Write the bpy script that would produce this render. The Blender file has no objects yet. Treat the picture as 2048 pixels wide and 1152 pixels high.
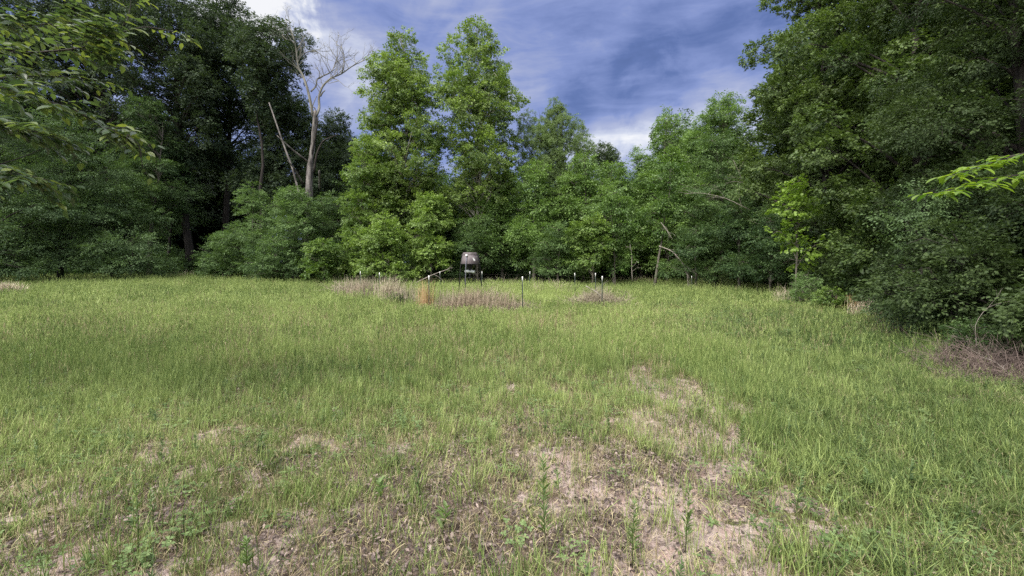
import bpy, math, random
import numpy as np

# ------------------------------------------------------------------ camera, world, sun, exposure
sc = bpy.context.scene
COL = sc.collection
F = 859.0            # focal length in pixels of the 2048 px wide photograph
HY = 530.0           # image row of the horizon
EYE = 1.6

cam_d = bpy.data.cameras.new("camera")
cam = bpy.data.objects.new("camera", cam_d)
COL.objects.link(cam)
cam_d.sensor_width = 36.0
cam_d.lens = 36.0 * F / 2048.0
cam_d.shift_y = -(576 - HY) / 2048.0
cam_d.clip_start = 0.05
cam_d.clip_end = 2000
cam.location = (0, 0, EYE)
cam.rotation_euler = (math.radians(90), 0, 0)
sc.camera = cam

EXPO = 2.3
sc.view_settings.view_transform = 'Standard'
sc.view_settings.look = 'None'
sc.view_settings.gamma = 1
sc.view_settings.use_curve_mapping = False
sc.view_settings.exposure = EXPO
sc.cycles.max_bounces = 7
sc.cycles.diffuse_bounces = 4
sc.cycles.glossy_bounces = 2
sc.cycles.transmission_bounces = 4
sc.cycles.transparent_max_bounces = 4
sc.cycles.sample_clamp_indirect = 4
sc.cycles.use_denoising = False      # the grain of the foliage is the picture

SUN_EL, SUN_AZ = math.radians(52), math.radians(215)   # azimuth clockwise from +Y: behind the camera, to the left
sun_dir = (math.sin(SUN_AZ) * math.cos(SUN_EL), math.cos(SUN_AZ) * math.cos(SUN_EL), math.sin(SUN_EL))
sl = bpy.data.lights.new("sun", 'SUN')
sl.energy = 1.05
sl.angle = math.radians(20)
sl.color = (1.0, 0.95, 0.86)
sun = bpy.data.objects.new("sun", sl)
COL.objects.link(sun)
from mathutils import Vector
sun.rotation_euler = Vector(sun_dir).to_track_quat('Z', 'Y').to_euler()
sun.location = (-10, -10, 40)


def srgb(r, g, b):
    f = lambda c: (c / 255 / 12.92) if c / 255 <= 0.04045 else ((c / 255 + 0.055) / 1.055) ** 2.4
    return (f(r), f(g), f(b))


def pdir(px, py):
    v = Vector(((px - 1024) / F, 1.0, (HY - py) / F))
    v.normalize()
    return v


world = bpy.data.worlds.new("World")
sc.world = world
world.use_nodes = True
wn = world.node_tree
wn.nodes.clear()


class G:
    """small node-graph helper"""
    def __init__(self, tree):
        self.t = tree

    def n(self, kind, **kw):
        nd = self.t.nodes.new(kind)
        for k, v in kw.items():
            setattr(nd, k, v)
        return nd

    def put(self, sock, v):
        if hasattr(v, 'is_output'):
            self.t.links.new(v, sock)
        elif v is not None:
            sock.default_value = v

    def math(self, op, a, b=None, c=None, clamp=False):
        nd = self.n('ShaderNodeMath', operation=op, use_clamp=clamp)
        for i, v in enumerate((a, b, c)):
            self.put(nd.inputs[i], v)
        return nd.outputs[0]

    def vmath(self, op, a, b=None):
        nd = self.n('ShaderNodeVectorMath', operation=op)
        self.put(nd.inputs[0], a)
        if b is not None:
            self.put(nd.inputs[1], b)
        return nd.outputs['Value'] if op in ('DOT_PRODUCT', 'LENGTH') else nd.outputs[0]

    def noise(self, vec, scale, detail=4, rough=0.5, dist=0.0):
        nd = self.n('ShaderNodeTexNoise')
        if vec is not None:
            self.put(nd.inputs['Vector'], vec)
        nd.inputs['Scale'].default_value = scale
        nd.inputs['Detail'].default_value = detail
        nd.inputs['Roughness'].default_value = rough
        nd.inputs['Distortion'].default_value = dist
        return nd.outputs['Fac']

    def mapr(self, v, a, b, c=0.0, d=1.0, smooth=False):
        nd = self.n('ShaderNodeMapRange')
        nd.interpolation_type = 'SMOOTHSTEP' if smooth else 'LINEAR'
        self.put(nd.inputs['Value'], v)
        for k, x in zip(('From Min', 'From Max', 'To Min', 'To Max'), (a, b, c, d)):
            nd.inputs[k].default_value = x
        return nd.outputs['Result']

    def ramp(self, v, stops, interp='LINEAR'):
        nd = self.n('ShaderNodeValToRGB')
        nd.color_ramp.interpolation = interp
        el = nd.color_ramp.elements
        while len(el) < len(stops):
            el.new(0.5)
        for e, (p, c) in zip(el, stops):
            e.position = p
            e.color = (*c, 1)
        self.put(nd.inputs[0], v)
        return nd.outputs['Color']

    def mix(self, f, a, b, blend='MIX'):
        nd = self.n('ShaderNodeMix', data_type='RGBA', blend_type=blend)
        self.put(nd.inputs[0], f)
        for s, v in ((nd.inputs[6], a), (nd.inputs[7], b)):
            if isinstance(v, tuple) and len(v) == 3:
                v = (*v, 1)
            self.put(s, v)
        return nd.outputs[2]


g = G(wn)
dirv = g.n('ShaderNodeTexCoord').outputs['Generated']
nrm = g.vmath('NORMALIZE', dirv)
sky = g.n('ShaderNodeTexSky', sky_type='NISHITA', sun_disc=False)
sky.sun_elevation = SUN_EL
sky.sun_rotation = SUN_AZ
# streaks: the direction vector is turned and squeezed so that the noise runs in long wisps
mp = g.n('ShaderNodeMapping')
mp.inputs['Rotation'].default_value = (0.15, math.radians(30), 0.2)
mp.inputs['Scale'].default_value = (0.7, 1.0, 2.6)
g.put(mp.inputs['Vector'], nrm)
wisp = g.noise(mp.outputs[0], 3.2, 6, 0.55, 0.6)
fine = g.noise(mp.outputs[0], 9.0, 7, 0.6, 0.9)
mid = g.noise(nrm, 2.4, 4, 0.5, 0.3)
puff = g.noise(nrm, 7.0, 8, 0.62, 0.4)
val = g.math('MULTIPLY_ADD', g.math('SUBTRACT', wisp, 0.5), 0.66, 0.505)
val = g.math('MULTIPLY_ADD', g.math('SUBTRACT', fine, 0.5), 0.42, val)
val = g.math('MULTIPLY_ADD', g.math('SUBTRACT', mid, 0.5), 0.30, val)
mp2 = g.n('ShaderNodeMapping')
mp2.inputs['Rotation'].default_value = (0.0, math.radians(38), 0.1)
mp2.inputs['Scale'].default_value = (1.2, 1.0, 6.0)
g.put(mp2.inputs['Vector'], nrm)
fib = g.noise(mp2.outputs[0], 5.0, 8, 0.62, 0.8)
val = g.math('MULTIPLY_ADD', g.math('SUBTRACT', fib, 0.5), 0.30, val)
val = g.math('MULTIPLY_ADD', g.math('SUBTRACT', puff, 0.5), 0.36, val)
# big cloud masses, each a soft cone round its direction: (pixel it lies at, radius in degrees, strength)
for px, py, rad, amt in ((495, -10, 7, 0.66), (560, 5, 4, .16), (610, 75, 5, 0.06), (660, 150, 8, 0.10), (1180, 60, 13, -0.17), (1420, 100, 12, -0.17),
                         (1300, 150, 8, -0.14), (900, 30, 12, -0.03), (1360, 230, 14, 0.22), (1190, 300, 10, 0.06), (1440, 180, 4, 0.07),
                         (1060, 130, 6, 0.10),
                         (1110, 205, 6, -.10), (1200, 195, 6, -.14), (1300, 165, 6, -.13), (1400, 130, 6, -.12), (1490, 90, 6, -.10),
                         (1165, 310, 4.5, .13), (1250, 262, 4.5, .14), (1340, 222, 4.5, .13), (1440, 185, 4, .10), (1060, 200, 5, .10), (690, 130, 5, .10), (640, 175, 3.5, -.10), (860, 60, 5, .06), (700, 300, 6, .06)):
    d = pdir(px, py)
    dt = g.vmath('DOT_PRODUCT', nrm, tuple(d))
    # ragged edge
    dt = g.math('MULTIPLY_ADD', g.math('SUBTRACT', puff, 0.5), 2.2 * (1 - math.cos(math.radians(rad))), dt)
    m = g.mapr(dt, math.cos(math.radians(rad)), 1.0, 0, 1, smooth=True)
    val = g.math('MULTIPLY_ADD', m, amt, val)
k = 2.0 ** -EXPO
sc3 = lambda c: tuple(x * k for x in srgb(*c))
cl = g.ramp(val, [(0.0, sc3((76, 96, 148))), (0.22, sc3((95, 115, 172))), (0.45, sc3((134, 150, 204))), (0.66, sc3((172, 180, 214))),
                  (0.85, sc3((214, 219, 236))), (1.0, sc3((250, 250, 252)))])
# an overcast sky is about three times brighter overhead than at the horizon, and loses its blue there
sep = g.n('ShaderNodeSeparateXYZ')
g.put(sep.inputs[0], nrm)
up = g.mapr(sep.outputs[2], 0.50, 0.92, 0, 1, smooth=True)
# the cloud thins out toward the sun, behind the camera
up = g.math('MAXIMUM', up, g.mapr(g.vmath('DOT_PRODUCT', nrm, sun_dir), 0.25, 0.95, 0, 1, smooth=True))
over = g.mix(up, cl, tuple(k * 3.2 * c for c in (1.0, 0.99, 1.0)))
over = g.mix(g.math('MULTIPLY', up, 0.25), over, cl)
bg1 = g.n('ShaderNodeBackground')
g.put(bg1.inputs[0], sky.outputs[0])
bg1.inputs[1].default_value = 0.05
bg2 = g.n('ShaderNodeBackground')
g.put(bg2.inputs[0], over)
bg2.inputs[1].default_value = 1.0
mx = g.n('ShaderNodeMixShader')
mx.inputs[0].default_value = 0.93
wn.links.new(bg1.outputs[0], mx.inputs[1])
wn.links.new(bg2.outputs[0], mx.inputs[2])
wo = g.n('ShaderNodeOutputWorld')
wn.links.new(mx.outputs[0], wo.inputs[0])

# ------------------------------------------------------------------ helpers
RS = np.random.RandomState(7)


def vnoise(x, y, seed=0):
    """value noise on arrays, 0..1"""
    xi = np.floor(x).astype(np.int64); yi = np.floor(y).astype(np.int64)
    fx = x - xi; fy = y - yi
    fx = fx * fx * (3 - 2 * fx); fy = fy * fy * (3 - 2 * fy)

    def h(a, b):
        n = (a * 374761393 + b * 668265263 + seed * 974634777) & 0xffffffff
        n = ((n ^ (n >> 13)) * 1274126177) & 0xffffffff
        return ((n ^ (n >> 16)) & 0xffffff) / float(0xffffff)
    return (h(xi, yi) * (1 - fx) + h(xi + 1, yi) * fx) * (1 - fy) + (h(xi, yi + 1) * (1 - fx) + h(xi + 1, yi + 1) * fx) * fy


def fbm(x, y, seed=0, octv=4):
    a, s, t = 0.5, 0.0, 0.0
    for o in range(octv):
        s = s + a * vnoise(x * 2 ** o, y * 2 ** o, seed + o); t += a; a *= 0.55
    return s / t


def sst(a, b, x):
    t = np.clip((x - a) / (b - a), 0, 1)
    return t * t * (3 - 2 * t)


def terrain(x, y):
    x = np.asarray(x, float); y = np.asarray(y, float)
    z = 0.45 * sst(3, 28, -x) * sst(14, 36, y)
    z = z + 0.25 * sst(30, 60, y)
    z = z + (fbm(x * 0.15, y * 0.15, 3, 3) - 0.5) * 0.22 * sst(3, 12, y)
    z = z + (fbm(x * 1.1, y * 1.1, 11, 3) - 0.5) * 0.07
    return z


def gz(x, y):
    return float(terrain(np.array([x]), np.array([y]))[0])


# bare soil, dry litter and dry grass: where they lie on the ground (x, y, rx, ry, strength)
BARE = [(2.05, 5.4, 0.60, 1.15, 0.85), (1.5, 4.1, 0.42, 0.8, 0.80), (1.05, 2.9, 0.48, 1.1, 0.85), (0.6, 2.5, 0.45, 0.5, 0.50), (0.35, 3.3, 0.3, 0.4, 0.42),
        (-1.2, 2.45, 0.7, 0.35, 0.42), (-0.45, 2.4, 0.6, 0.4, 0.40), (-2.4, 2.1, 0.6, 0.2, 0.3), (-1.6, 3.9, 0.5, 0.35, 0.30), (-0.7, 3.3, 0.5, 0.6, 0.28),
        (-2.0, 4.6, 0.4, 0.3, 0.2), (-10.2, 8.5, 0.8, 0.3, 0.5), (1.85, 2.5, 0.25, 0.15, 0.35), (2.45, 2.45, 0.25, 0.15, 0.35), (1.9, 3.0, 0.2, 0.2, 0.2),
        (-3.6, 5.0, 0.35, 0.2, 0.25), (2.1, 7.5, 0.4, 0.9, 0.2)]
LITTER = [(-0.55, 3.0, 0.65, 0.8, 0.7), (-1.0, 2.5, 1.0, 0.45, 0.6), (0.15, 2.5, 0.6, 0.5, 0.5), (0.05, 4.6, 0.55, 0.3, 0.6), (1.0, 3.3, 0.5, 0.5, 0.35), (2.2, 5.2, 0.8, 0.8, 0.3),
          (-2.5, 2.5, 0.9, 0.5, 0.5), (0.4, 4.2, 0.5, 0.4, 0.3), (-1.9, 3.5, 0.8, 0.5, 0.3)]


def blobs(lst, x, y):
    v = np.zeros_like(x)
    for bx, by, rx, ry, a in lst:
        v = np.maximum(v, a * np.exp(-(((x - bx) / rx) ** 2 + ((y - by) / ry) ** 2) * 0.9))
    return v


def bare_at(x, y):
    n = fbm(x * 1.6, y * 1.6, 21, 4); n2 = fbm(x * 6, y * 6, 25, 3)
    near = 1 - sst(3.0, 7.5, y)
    lz = 1 - .7 * sst(0.2, 1.3, x - (1.05 + 0.36 * (y - 2.2)))
    v = blobs(BARE, x, y) * 1.25 + ((n - 0.5) * 0.9 + (n2 - 0.5) * 1.3 + (1 - sst(2.9, 4.6, y)) * 0.20) * lz
    return sst(0.22, 0.62, v)


def litter_at(x, y):
    n = fbm(x * 2.0, y * 2.0, 41, 4)
    near = 1 - sst(2.5, 7.0, y)
    return sst(0.25, 0.7, blobs(LITTER, x, y) * 1.2 + (n - 0.5) * 1.2 + 0.12 * near)


def dry_at(x, y):
    n = fbm(x * 0.7, y * 0.7, 51, 4)
    v = (n - 0.5) * 1.3 + 0.18
    v = v + 0.52 * (1 - sst(4.0, 15, y)) * (1 - 0.8 * sst(0.9, 2.2, x - 0.15 * (y - 3)))   # near and left: dry
    v = v + 0.25 * np.exp(-((x - (0.9 + 0.33 * (y - 2))) / 0.5) ** 2) * sst(3, 6, y) * (1 - sst(12, 18, y))
    v = v - 0.15 * sst(14, 24, y)
    return sst(0.15, 0.75, v)


def edge_x(y):      # where the right hand wood begins
    return np.interp(y, [0, 6, 8, 11, 16, 20, 26, 33, 60], [6.4, 6.8, 7.6, 9.4, 12.2, 13.6, 15.4, 16.0, 16.0])


def obj_from(name, V, faces_flat, loop_tot, mat=None, parent=None, attrs=None, smooth=False, link=True):
    me = bpy.data.meshes.new(name)
    V = np.asarray(V, np.float32)
    me.vertices.add(len(V)); me.vertices.foreach_set('co', V.ravel())
    ff = np.asarray(faces_flat, np.int32); lt = np.asarray(loop_tot, np.int32)
    me.loops.add(len(ff)); me.loops.foreach_set('vertex_index', ff)
    me.polygons.add(len(lt))
    ls = np.zeros(len(lt), np.int32)
    if len(lt):
        ls[1:] = np.cumsum(lt)[:-1]
    me.polygons.foreach_set('loop_start', ls)
    if smooth and len(lt):
        me.polygons.foreach_set('use_smooth', np.ones(len(lt), bool))
    if attrs:
        for k_, a in attrs.items():
            a = np.asarray(a, np.float32)
            if a.ndim == 2:
                at = me.attributes.new(k_, 'FLOAT_VECTOR', 'POINT'); at.data.foreach_set('vector', a.ravel())
            else:
                at = me.attributes.new(k_, 'FLOAT', 'POINT'); at.data.foreach_set('value', a)
    me.update(calc_edges=True)
    if mat is not None:
        me.materials.append(mat)
    o = bpy.data.objects.new(name, me)
    if link:
        COL.objects.link(o)
    if parent is not None:
        o.parent = parent
    return o


class MB:
    """collects pieces for one mesh"""
    def __init__(self):
        self.V = []; self.F = []; self.L = []; self.A = []; self.n = 0

    def add(self, V, faces, a=0.0):
        V = np.asarray(V, float).reshape(-1, 3)
        self.V.append(V)
        for f in faces:
            self.F.extend(int(i) + self.n for i in f); self.L.append(len(f))
        self.A.append(np.full(len(V), a) if np.isscalar(a) else np.asarray(a, float))
        self.n += len(V)

    def tube(self, pts, rad, sides=6, a=0.0, cap=True):
        P = np.asarray(pts, float); R = np.asarray(rad, float)
        if R.ndim == 0:
            R = np.full(len(P), float(R))
        T = np.gradient(P, axis=0); T /= np.linalg.norm(T, axis=1)[:, None] + 1e-9
        ref = np.array([0.0, 0, 1]) if abs(T[0][2]) < 0.9 else np.array([1.0, 0, 0])
        V = []
        u = None
        for p, t, r in zip(P, T, R):
            if u is None:
                u = np.cross(t, ref)
            u = u - t * np.dot(u, t); u /= np.linalg.norm(u) + 1e-9
            w = np.cross(t, u)
            for s in range(sides):
                an = 2 * math.pi * s / sides
                V.append(p + r * (u * math.cos(an) + w * math.sin(an)))
        Fc = []
        for i in range(len(P) - 1):
            for s in range(sides):
                s2 = (s + 1) % sides
                Fc.append((i * sides + s, i * sides + s2, (i + 1) * sides + s2, (i + 1) * sides + s))
        if cap:
            Fc.append(tuple(range(sides))[::-1]); Fc.append(tuple((len(P) - 1) * sides + s for s in range(sides)))
        self.add(V, Fc, a)

    def box(self, c, s, a=0.0):
        x, y, z = c; dx, dy, dz = (v / 2 for v in s)
        V = [(x + i * dx, y + j * dy, z + k_ * dz) for k_ in (-1, 1) for j in (-1, 1) for i in (-1, 1)]
        self.add(V, [(0, 2, 3, 1), (4, 5, 7, 6), (0, 1, 5, 4), (2, 6, 7, 3), (0, 4, 6, 2), (1, 3, 7, 5)], a)

    def build(self, name, mat, parent=None, smooth=False, link=True):
        V = np.concatenate(self.V) if self.V else np.zeros((0, 3))
        A = np.concatenate(self.A) if self.A else np.zeros(0)
        return obj_from(name, V, self.F, self.L, mat, parent, {'lv': A}, smooth, link)


USED = set()


def tag(o, label=None, cat=None, group=None, kind=None):
    if label: o['label'] = label
    if cat: o['category'] = cat
    if group: o['group'] = group
    if kind: o['kind'] = kind
    if label and cat and not kind:
        if label in USED: print('DUPLICATE LABEL', label)
        USED.add(label)
    return o


def empty(name, loc, rz=0.0):
    o = bpy.data.objects.new(name, None)
    o.empty_display_size = 0.3
    COL.objects.link(o)
    o.location = loc; o.rotation_euler = (0, 0, rz)
    return o


def at(px, py, Y):
    return np.array([(px - 1024) / F * Y, Y, EYE + (HY - py) / F * Y])


# ------------------------------------------------------------------ materials
def new_mat(name):
    m = bpy.data.materials.new(name); m.use_nodes = True; m.node_tree.nodes.clear()
    return m, G(m.node_tree)


def leaf_mat(name, dark, light, trans=0.3, rough=0.5, spec=0.35, tr_gain=1.6, tr_col=None):
    """leaf colour runs from DARK to LIGHT with the spray's own tint and each leaf's own value"""
    m, g = new_mat(name)
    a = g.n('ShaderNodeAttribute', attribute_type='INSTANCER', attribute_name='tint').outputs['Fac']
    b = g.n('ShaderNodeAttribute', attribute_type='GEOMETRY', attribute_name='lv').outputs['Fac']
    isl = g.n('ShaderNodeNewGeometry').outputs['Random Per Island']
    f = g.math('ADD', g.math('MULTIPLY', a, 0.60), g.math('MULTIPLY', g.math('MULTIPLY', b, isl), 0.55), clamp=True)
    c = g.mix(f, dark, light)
    p = g.n('ShaderNodeBsdfPrincipled')
    g.put(p.inputs['Base Color'], c)
    p.inputs['Roughness'].default_value = rough
    p.inputs['Specular IOR Level'].default_value = spec
    t = g.n('ShaderNodeBsdfTranslucent')
    tc = tr_col or (1.25, 1.35, 0.6)
    g.put(t.inputs[0], g.mix(1.0, c, tuple(x * tr_gain / 1.6 for x in tc), 'MULTIPLY'))
    s = g.n('ShaderNodeMixShader'); s.inputs[0].default_value = trans
    m.node_tree.links.new(p.outputs[0], s.inputs[1]); m.node_tree.links.new(t.outputs[0], s.inputs[2])
    o = g.n('ShaderNodeOutputMaterial'); m.node_tree.links.new(s.outputs[0], o.inputs[0])
    return m


def simple_mat(name, a, b, scale=8, rough=0.8, bump=0.0, metal=0.0, detail=5, stretch=(1, 1, 1), spec=0.3, stops=(0.35, 0.65)):
    m, g = new_mat(name)
    tc = g.n('ShaderNodeTexCoord').outputs['Object']
    mp = g.n('ShaderNodeMapping'); mp.inputs['Scale'].default_value = stretch
    g.put(mp.inputs[0], tc)
    n = g.noise(mp.outputs[0], scale, detail, 0.6)
    c = g.ramp(n, [(stops[0], a), (stops[1], b)])
    p = g.n('ShaderNodeBsdfPrincipled')
    g.put(p.inputs['Base Color'], c)
    p.inputs['Roughness'].default_value = rough; p.inputs['Metallic'].default_value = metal
    p.inputs['Specular IOR Level'].default_value = spec
    if bump:
        bn = g.n('ShaderNodeBump'); bn.inputs['Strength'].default_value = 0.8; bn.inputs['Distance'].default_value = bump
        g.put(bn.inputs['Height'], n); g.put(p.inputs['Normal'], bn.outputs[0])
    o = g.n('ShaderNodeOutputMaterial'); m.node_tree.links.new(p.outputs[0], o.inputs[0])
    return m


M = {}
M['bark_dark'] = simple_mat('bark_dark', (0.014, 0.012, 0.011), (0.05, 0.042, 0.036), 7, 0.9, 0.03, stretch=(1, 1, 0.22))
M['bark_grey'] = simple_mat('bark_grey', (0.06, 0.052, 0.042), (0.19, 0.17, 0.14), 8, 0.9, 0.02, stretch=(1, 1, 0.3))
M['bark_pale'] = simple_mat('bark_pale', (0.12, 0.10, 0.075), (0.46, 0.44, 0.38), 4, 0.8, 0.01, stretch=(1, 1, 0.5))
M['dead_wood'] = simple_mat('dead_wood', (0.045, 0.041, 0.038), (0.22, 0.20, 0.185), 5, 0.9, 0.06, detail=8, stretch=(1, 1, 0.22), stops=(.38, .62))
M['dead_upper'] = simple_mat('dead_upper', (0.11, 0.105, 0.09), (0.28, 0.27, 0.225), 4.0, 0.85, 0.01, stretch=(1, 1, 0.3))
M['twig'] = simple_mat('twig', (0.10, 0.075, 0.06), (0.26, 0.21, 0.18), 10, 0.9)
M['dead_pale'] = simple_mat('dead_pale', (0.14, 0.12, 0.10), (0.36, 0.32, 0.28), 6, 0.9)
M['brush'] = simple_mat('brush', (0.13, 0.10, 0.085), (0.34, 0.28, 0.24), 4, 0.9)
M['syc'] = leaf_mat('sycamore_leaf', (0.055, 0.108, 0.024), (0.325, 0.43, 0.12), 0.34, 0.45)
M['young'] = leaf_mat('young_leaf', (0.055, 0.112, 0.024), (0.295, 0.41, 0.11), 0.36, 0.45)
M['bright'] = leaf_mat('bright_leaf', (0.10, 0.18, 0.02), (0.30, 0.44, 0.08), 0.36, 0.45)
M['oak'] = leaf_mat('oak_leaf', (0.019, 0.038, 0.022), (0.102, 0.145, 0.070), 0.24, 0.55, 0.22)
M['oak_r'] = leaf_mat('right_oak_leaf', (0.034, 0.066, 0.020), (0.195, 0.275, 0.078), 0.26, 0.5, 0.3)
M['mid'] = leaf_mat('mid_leaf', (0.045, 0.10, 0.022), (0.255, 0.385, 0.11), 0.32, 0.45)
M['blue'] = leaf_mat('bluish_leaf', (0.018, 0.044, 0.018), (0.185, 0.285, 0.11), 0.26, 0.55, 0.25)
M['shrub'] = leaf_mat('shrub_leaf', (0.026, 0.058, 0.022), (0.20, 0.31, 0.105), 0.3, 0.55, 0.25)
M['willow'] = leaf_mat('willow_leaf', (0.08, 0.13, 0.045), (0.24, 0.33, 0.13), 0.34, 0.5)
M['near_l'] = leaf_mat('near_elm_leaf', (0.045, 0.115, 0.03), (0.19, 0.30, 0.04), 0.42, 0.35, 0.6)
M['near_r'] = leaf_mat('near_yellow_leaf', (0.17, 0.30, 0.02), (0.33, 0.46, 0.03), 0.5, 0.4)
M['near_oak'] = leaf_mat('near_oak_leaf', (0.021, 0.042, 0.015), (0.093, 0.138, 0.042), 0.25, 0.55, 0.25)


def scatter_group(name, protos):
    ng = bpy.data.node_groups.new(name, 'GeometryNodeTree')
    ng.interface.new_socket('Geometry', in_out='INPUT', socket_type='NodeSocketGeometry')
    ng.interface.new_socket('Geometry', in_out='OUTPUT', socket_type='NodeSocketGeometry')
    N = ng.nodes; L = ng.links
    gi = N.new('NodeGroupInput'); go = N.new('NodeGroupOutput')
    jn = N.new('GeometryNodeJoinGeometry')
    for p in protos:
        oi = N.new('GeometryNodeObjectInfo'); oi.inputs['Object'].default_value = p
        g2 = N.new('GeometryNodeGeometryToInstance')
        L.new(oi.outputs['Geometry'], g2.inputs[0]); L.new(g2.outputs[0], jn.inputs[0])
    ip = N.new('GeometryNodeInstanceOnPoints')
    L.new(gi.outputs[0], ip.inputs['Points']); L.new(jn.outputs[0], ip.inputs['Instance'])
    ip.inputs['Pick Instance'].default_value = True

    def named(nm, typ):
        a = N.new('GeometryNodeInputNamedAttribute'); a.data_type = typ; a.inputs['Name'].default_value = nm
        return a.outputs['Attribute']
    L.new(named('idx', 'INT'), ip.inputs['Instance Index'])
    e = N.new('FunctionNodeEulerToRotation')
    L.new(named('rot', 'FLOAT_VECTOR'), e.inputs[0]); L.new(e.outputs[0], ip.inputs['Rotation'])
    L.new(named('scl', 'FLOAT_VECTOR'), ip.inputs['Scale'])
    L.new(ip.outputs[0], go.inputs[0])
    return ng


def points_obj(name, P, rot, scl, idx, tint, ng, parent=None):
    me = bpy.data.meshes.new(name)
    P = np.asarray(P, np.float32)
    me.vertices.add(len(P)); me.vertices.foreach_set('co', P.ravel())
    for k_, a in (('rot', rot), ('scl', scl)):
        x = me.attributes.new(k_, 'FLOAT_VECTOR', 'POINT'); x.data.foreach_set('vector', np.asarray(a, np.float32).ravel())
    x = me.attributes.new('tint', 'FLOAT', 'POINT'); x.data.foreach_set('value', np.asarray(tint, np.float32))
    x = me.attributes.new('idx', 'INT', 'POINT'); x.data.foreach_set('value', np.asarray(idx, np.int32))
    o = bpy.data.objects.new(name, me)
    COL.objects.link(o)
    if parent is not None: o.parent = parent
    md = o.modifiers.new('scatter', 'NODES'); md.node_group = ng
    return o


# ------------------------------------------------------------------ leaf sprays
LEAF2 = (np.array([(0, 0, 0), (0.45, -0.5, 0.06), (1, 0, -0.08), (0.45, 0.5, 0.06)]), [(0, 1, 2), (0, 2, 3)])
LEAFB = (np.array([(0, 0, 0), (0.22, -0.38, 0.05), (0.55, -0.5, 0.0), (1, 0, -0.12), (0.55, 0.5, 0.0), (0.22, 0.38, 0.05)]),
         [(0, 1, 2, 3), (0, 3, 4, 5)])
LEAFN = (np.array([(0, 0, 0), (0.18, -0.34, 0.05), (0.45, -0.5, 0.05), (0.75, -0.33, 0.0), (1, 0, -0.13), (0.75, 0.33, 0.0), (0.45, 0.5, 0.05), (0.18, 0.34, 0.05), (0.5, 0, -0.02)]),
         [(0, 1, 2, 8), (8, 2, 3, 4), (8, 4, 5, 6), (0, 8, 6, 7)])
# lobed oak leaf
LEAFO = (np.array([(0, 0, 0), (0.2, -0.18, 0.03), (0.32, -0.45, 0.06), (0.45, -0.2, 0.03), (0.62, -0.5, 0.04), (0.75, -0.2, 0), (1, 0, -0.1),
                   (0.75, 0.2, 0), (0.62, 0.5, 0.04), (0.45, 0.2, 0.03), (0.32, 0.45, 0.06), (0.2, 0.18, 0.03), (0.5, 0, -0.02)]),
         [(0, 1, 2, 3, 12), (12, 3, 4, 5, 6), (12, 6, 7, 8, 9), (0, 12, 9, 10, 11)])


def add_leaf(mb, p, d, up, L, W, shape, a):
    d = d / (np.linalg.norm(d) + 1e-9)
    s = np.cross(up, d); s /= np.linalg.norm(s) + 1e-9
    n = np.cross(d, s)
    T, Fc = shape
    V = p + np.outer(T[:, 0] * L, d) + np.outer(T[:, 1] * W, s) + np.outer(T[:, 2] * L, n)
    mb.add(V, Fc, a)


def spray(kind, seed, mat, shape=LEAF2, n=26, length=0.7, width=0.5, thick=0.3, L=0.15, W=0.12, flat=0.5, droop=0.2, twigs=True):
    """a leafy twig end: grows along +X from the origin, leaves mostly face up"""
    r = np.random.RandomState(seed)
    mb = MB()
    nsub = 5
    ends = []
    for i in range(nsub):
        a = (i - (nsub - 1) / 2) / nsub * 1.7 + r.uniform(-.2, .2)
        e = np.array([length * math.cos(a) * r.uniform(.6, 1), width * math.sin(a) * 1.2, r.uniform(-.5, .5) * thick])
        e[2] -= droop * length * (e[0] / length) ** 2
        ends.append(e)
        if twigs:
            mb.tube([np.zeros(3), e * 0.55 + [0, 0, 0.03], e], [0.007, 0.004, 0.002], 3, 0.5, cap=False)
    for i in range(n):
        e = ends[i % nsub]; t = r.uniform(0.2, 1.0) ** 0.7
        p = e * t + r.normal(0, 1, 3) * np.array([0.12, 0.13, 0.22 * thick]) * length * 0.8
        an = math.atan2(e[1], e[0]) + r.uniform(-1.5, 1.5)
        d = np.array([math.cos(an), math.sin(an), r.uniform(-0.6, 0.15) - droop])
        up = np.array([r.normal(0, 1 - flat), r.normal(0, 1 - flat), 1.0])
        s = r.uniform(0.7, 1.2)
        add_leaf(mb, p, d, up, L * s, W * s, shape, r.uniform(0, 1))
    o = mb.build(kind, mat, link=False)
    return o


SPR = {}


def spr(key, **kw):
    SPR[key] = scatter_group('leafy_' + key, [spray('spray', 100 + i * 7 + len(SPR) * 31, **kw) for i in range(4)])


spr('syc', mat=M['syc'], shape=LEAFB, n=46, length=0.62, width=0.5, thick=0.5, L=0.115, W=0.11, flat=0.45, droop=0.25)
spr('young', mat=M['young'], shape=LEAFB, n=46, length=0.6, width=0.5, thick=0.4, L=0.11, W=0.095, flat=0.6, droop=0.2)
spr('bright', mat=M['bright'], shape=LEAFB, n=22, length=0.45, width=0.4, thick=0.25, L=0.12, W=0.12, flat=0.6, droop=0.15)
spr('oak', mat=M['oak'], n=28, length=0.5, width=0.5, thick=0.6, L=0.16, W=0.10, flat=0.35, droop=0.05)
spr('oakr', mat=M['oak_r'], shape=LEAFB, n=34, length=0.42, width=0.42, thick=0.5, L=0.125, W=0.085, flat=0.45, droop=0.1)
spr('mid', mat=M['mid'], n=30, length=0.6, width=0.5, thick=0.4, L=0.13, W=0.085, flat=0.5, droop=0.2)
spr('blue', mat=M['blue'], n=38, length=0.9, width=0.7, thick=0.18, L=0.12, W=0.062, flat=0.72, droop=0.25)
spr('shrub', mat=M['shrub'], n=36, length=0.6, width=0.5, thick=0.3, L=0.11, W=0.065, flat=0.6, droop=0.2)
spr('nearoak', mat=M['near_oak'], shape=LEAFO, n=42, length=0.36, width=0.34, thick=0.4, L=0.072, W=0.046, flat=0.5, droop=0.15)


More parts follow.
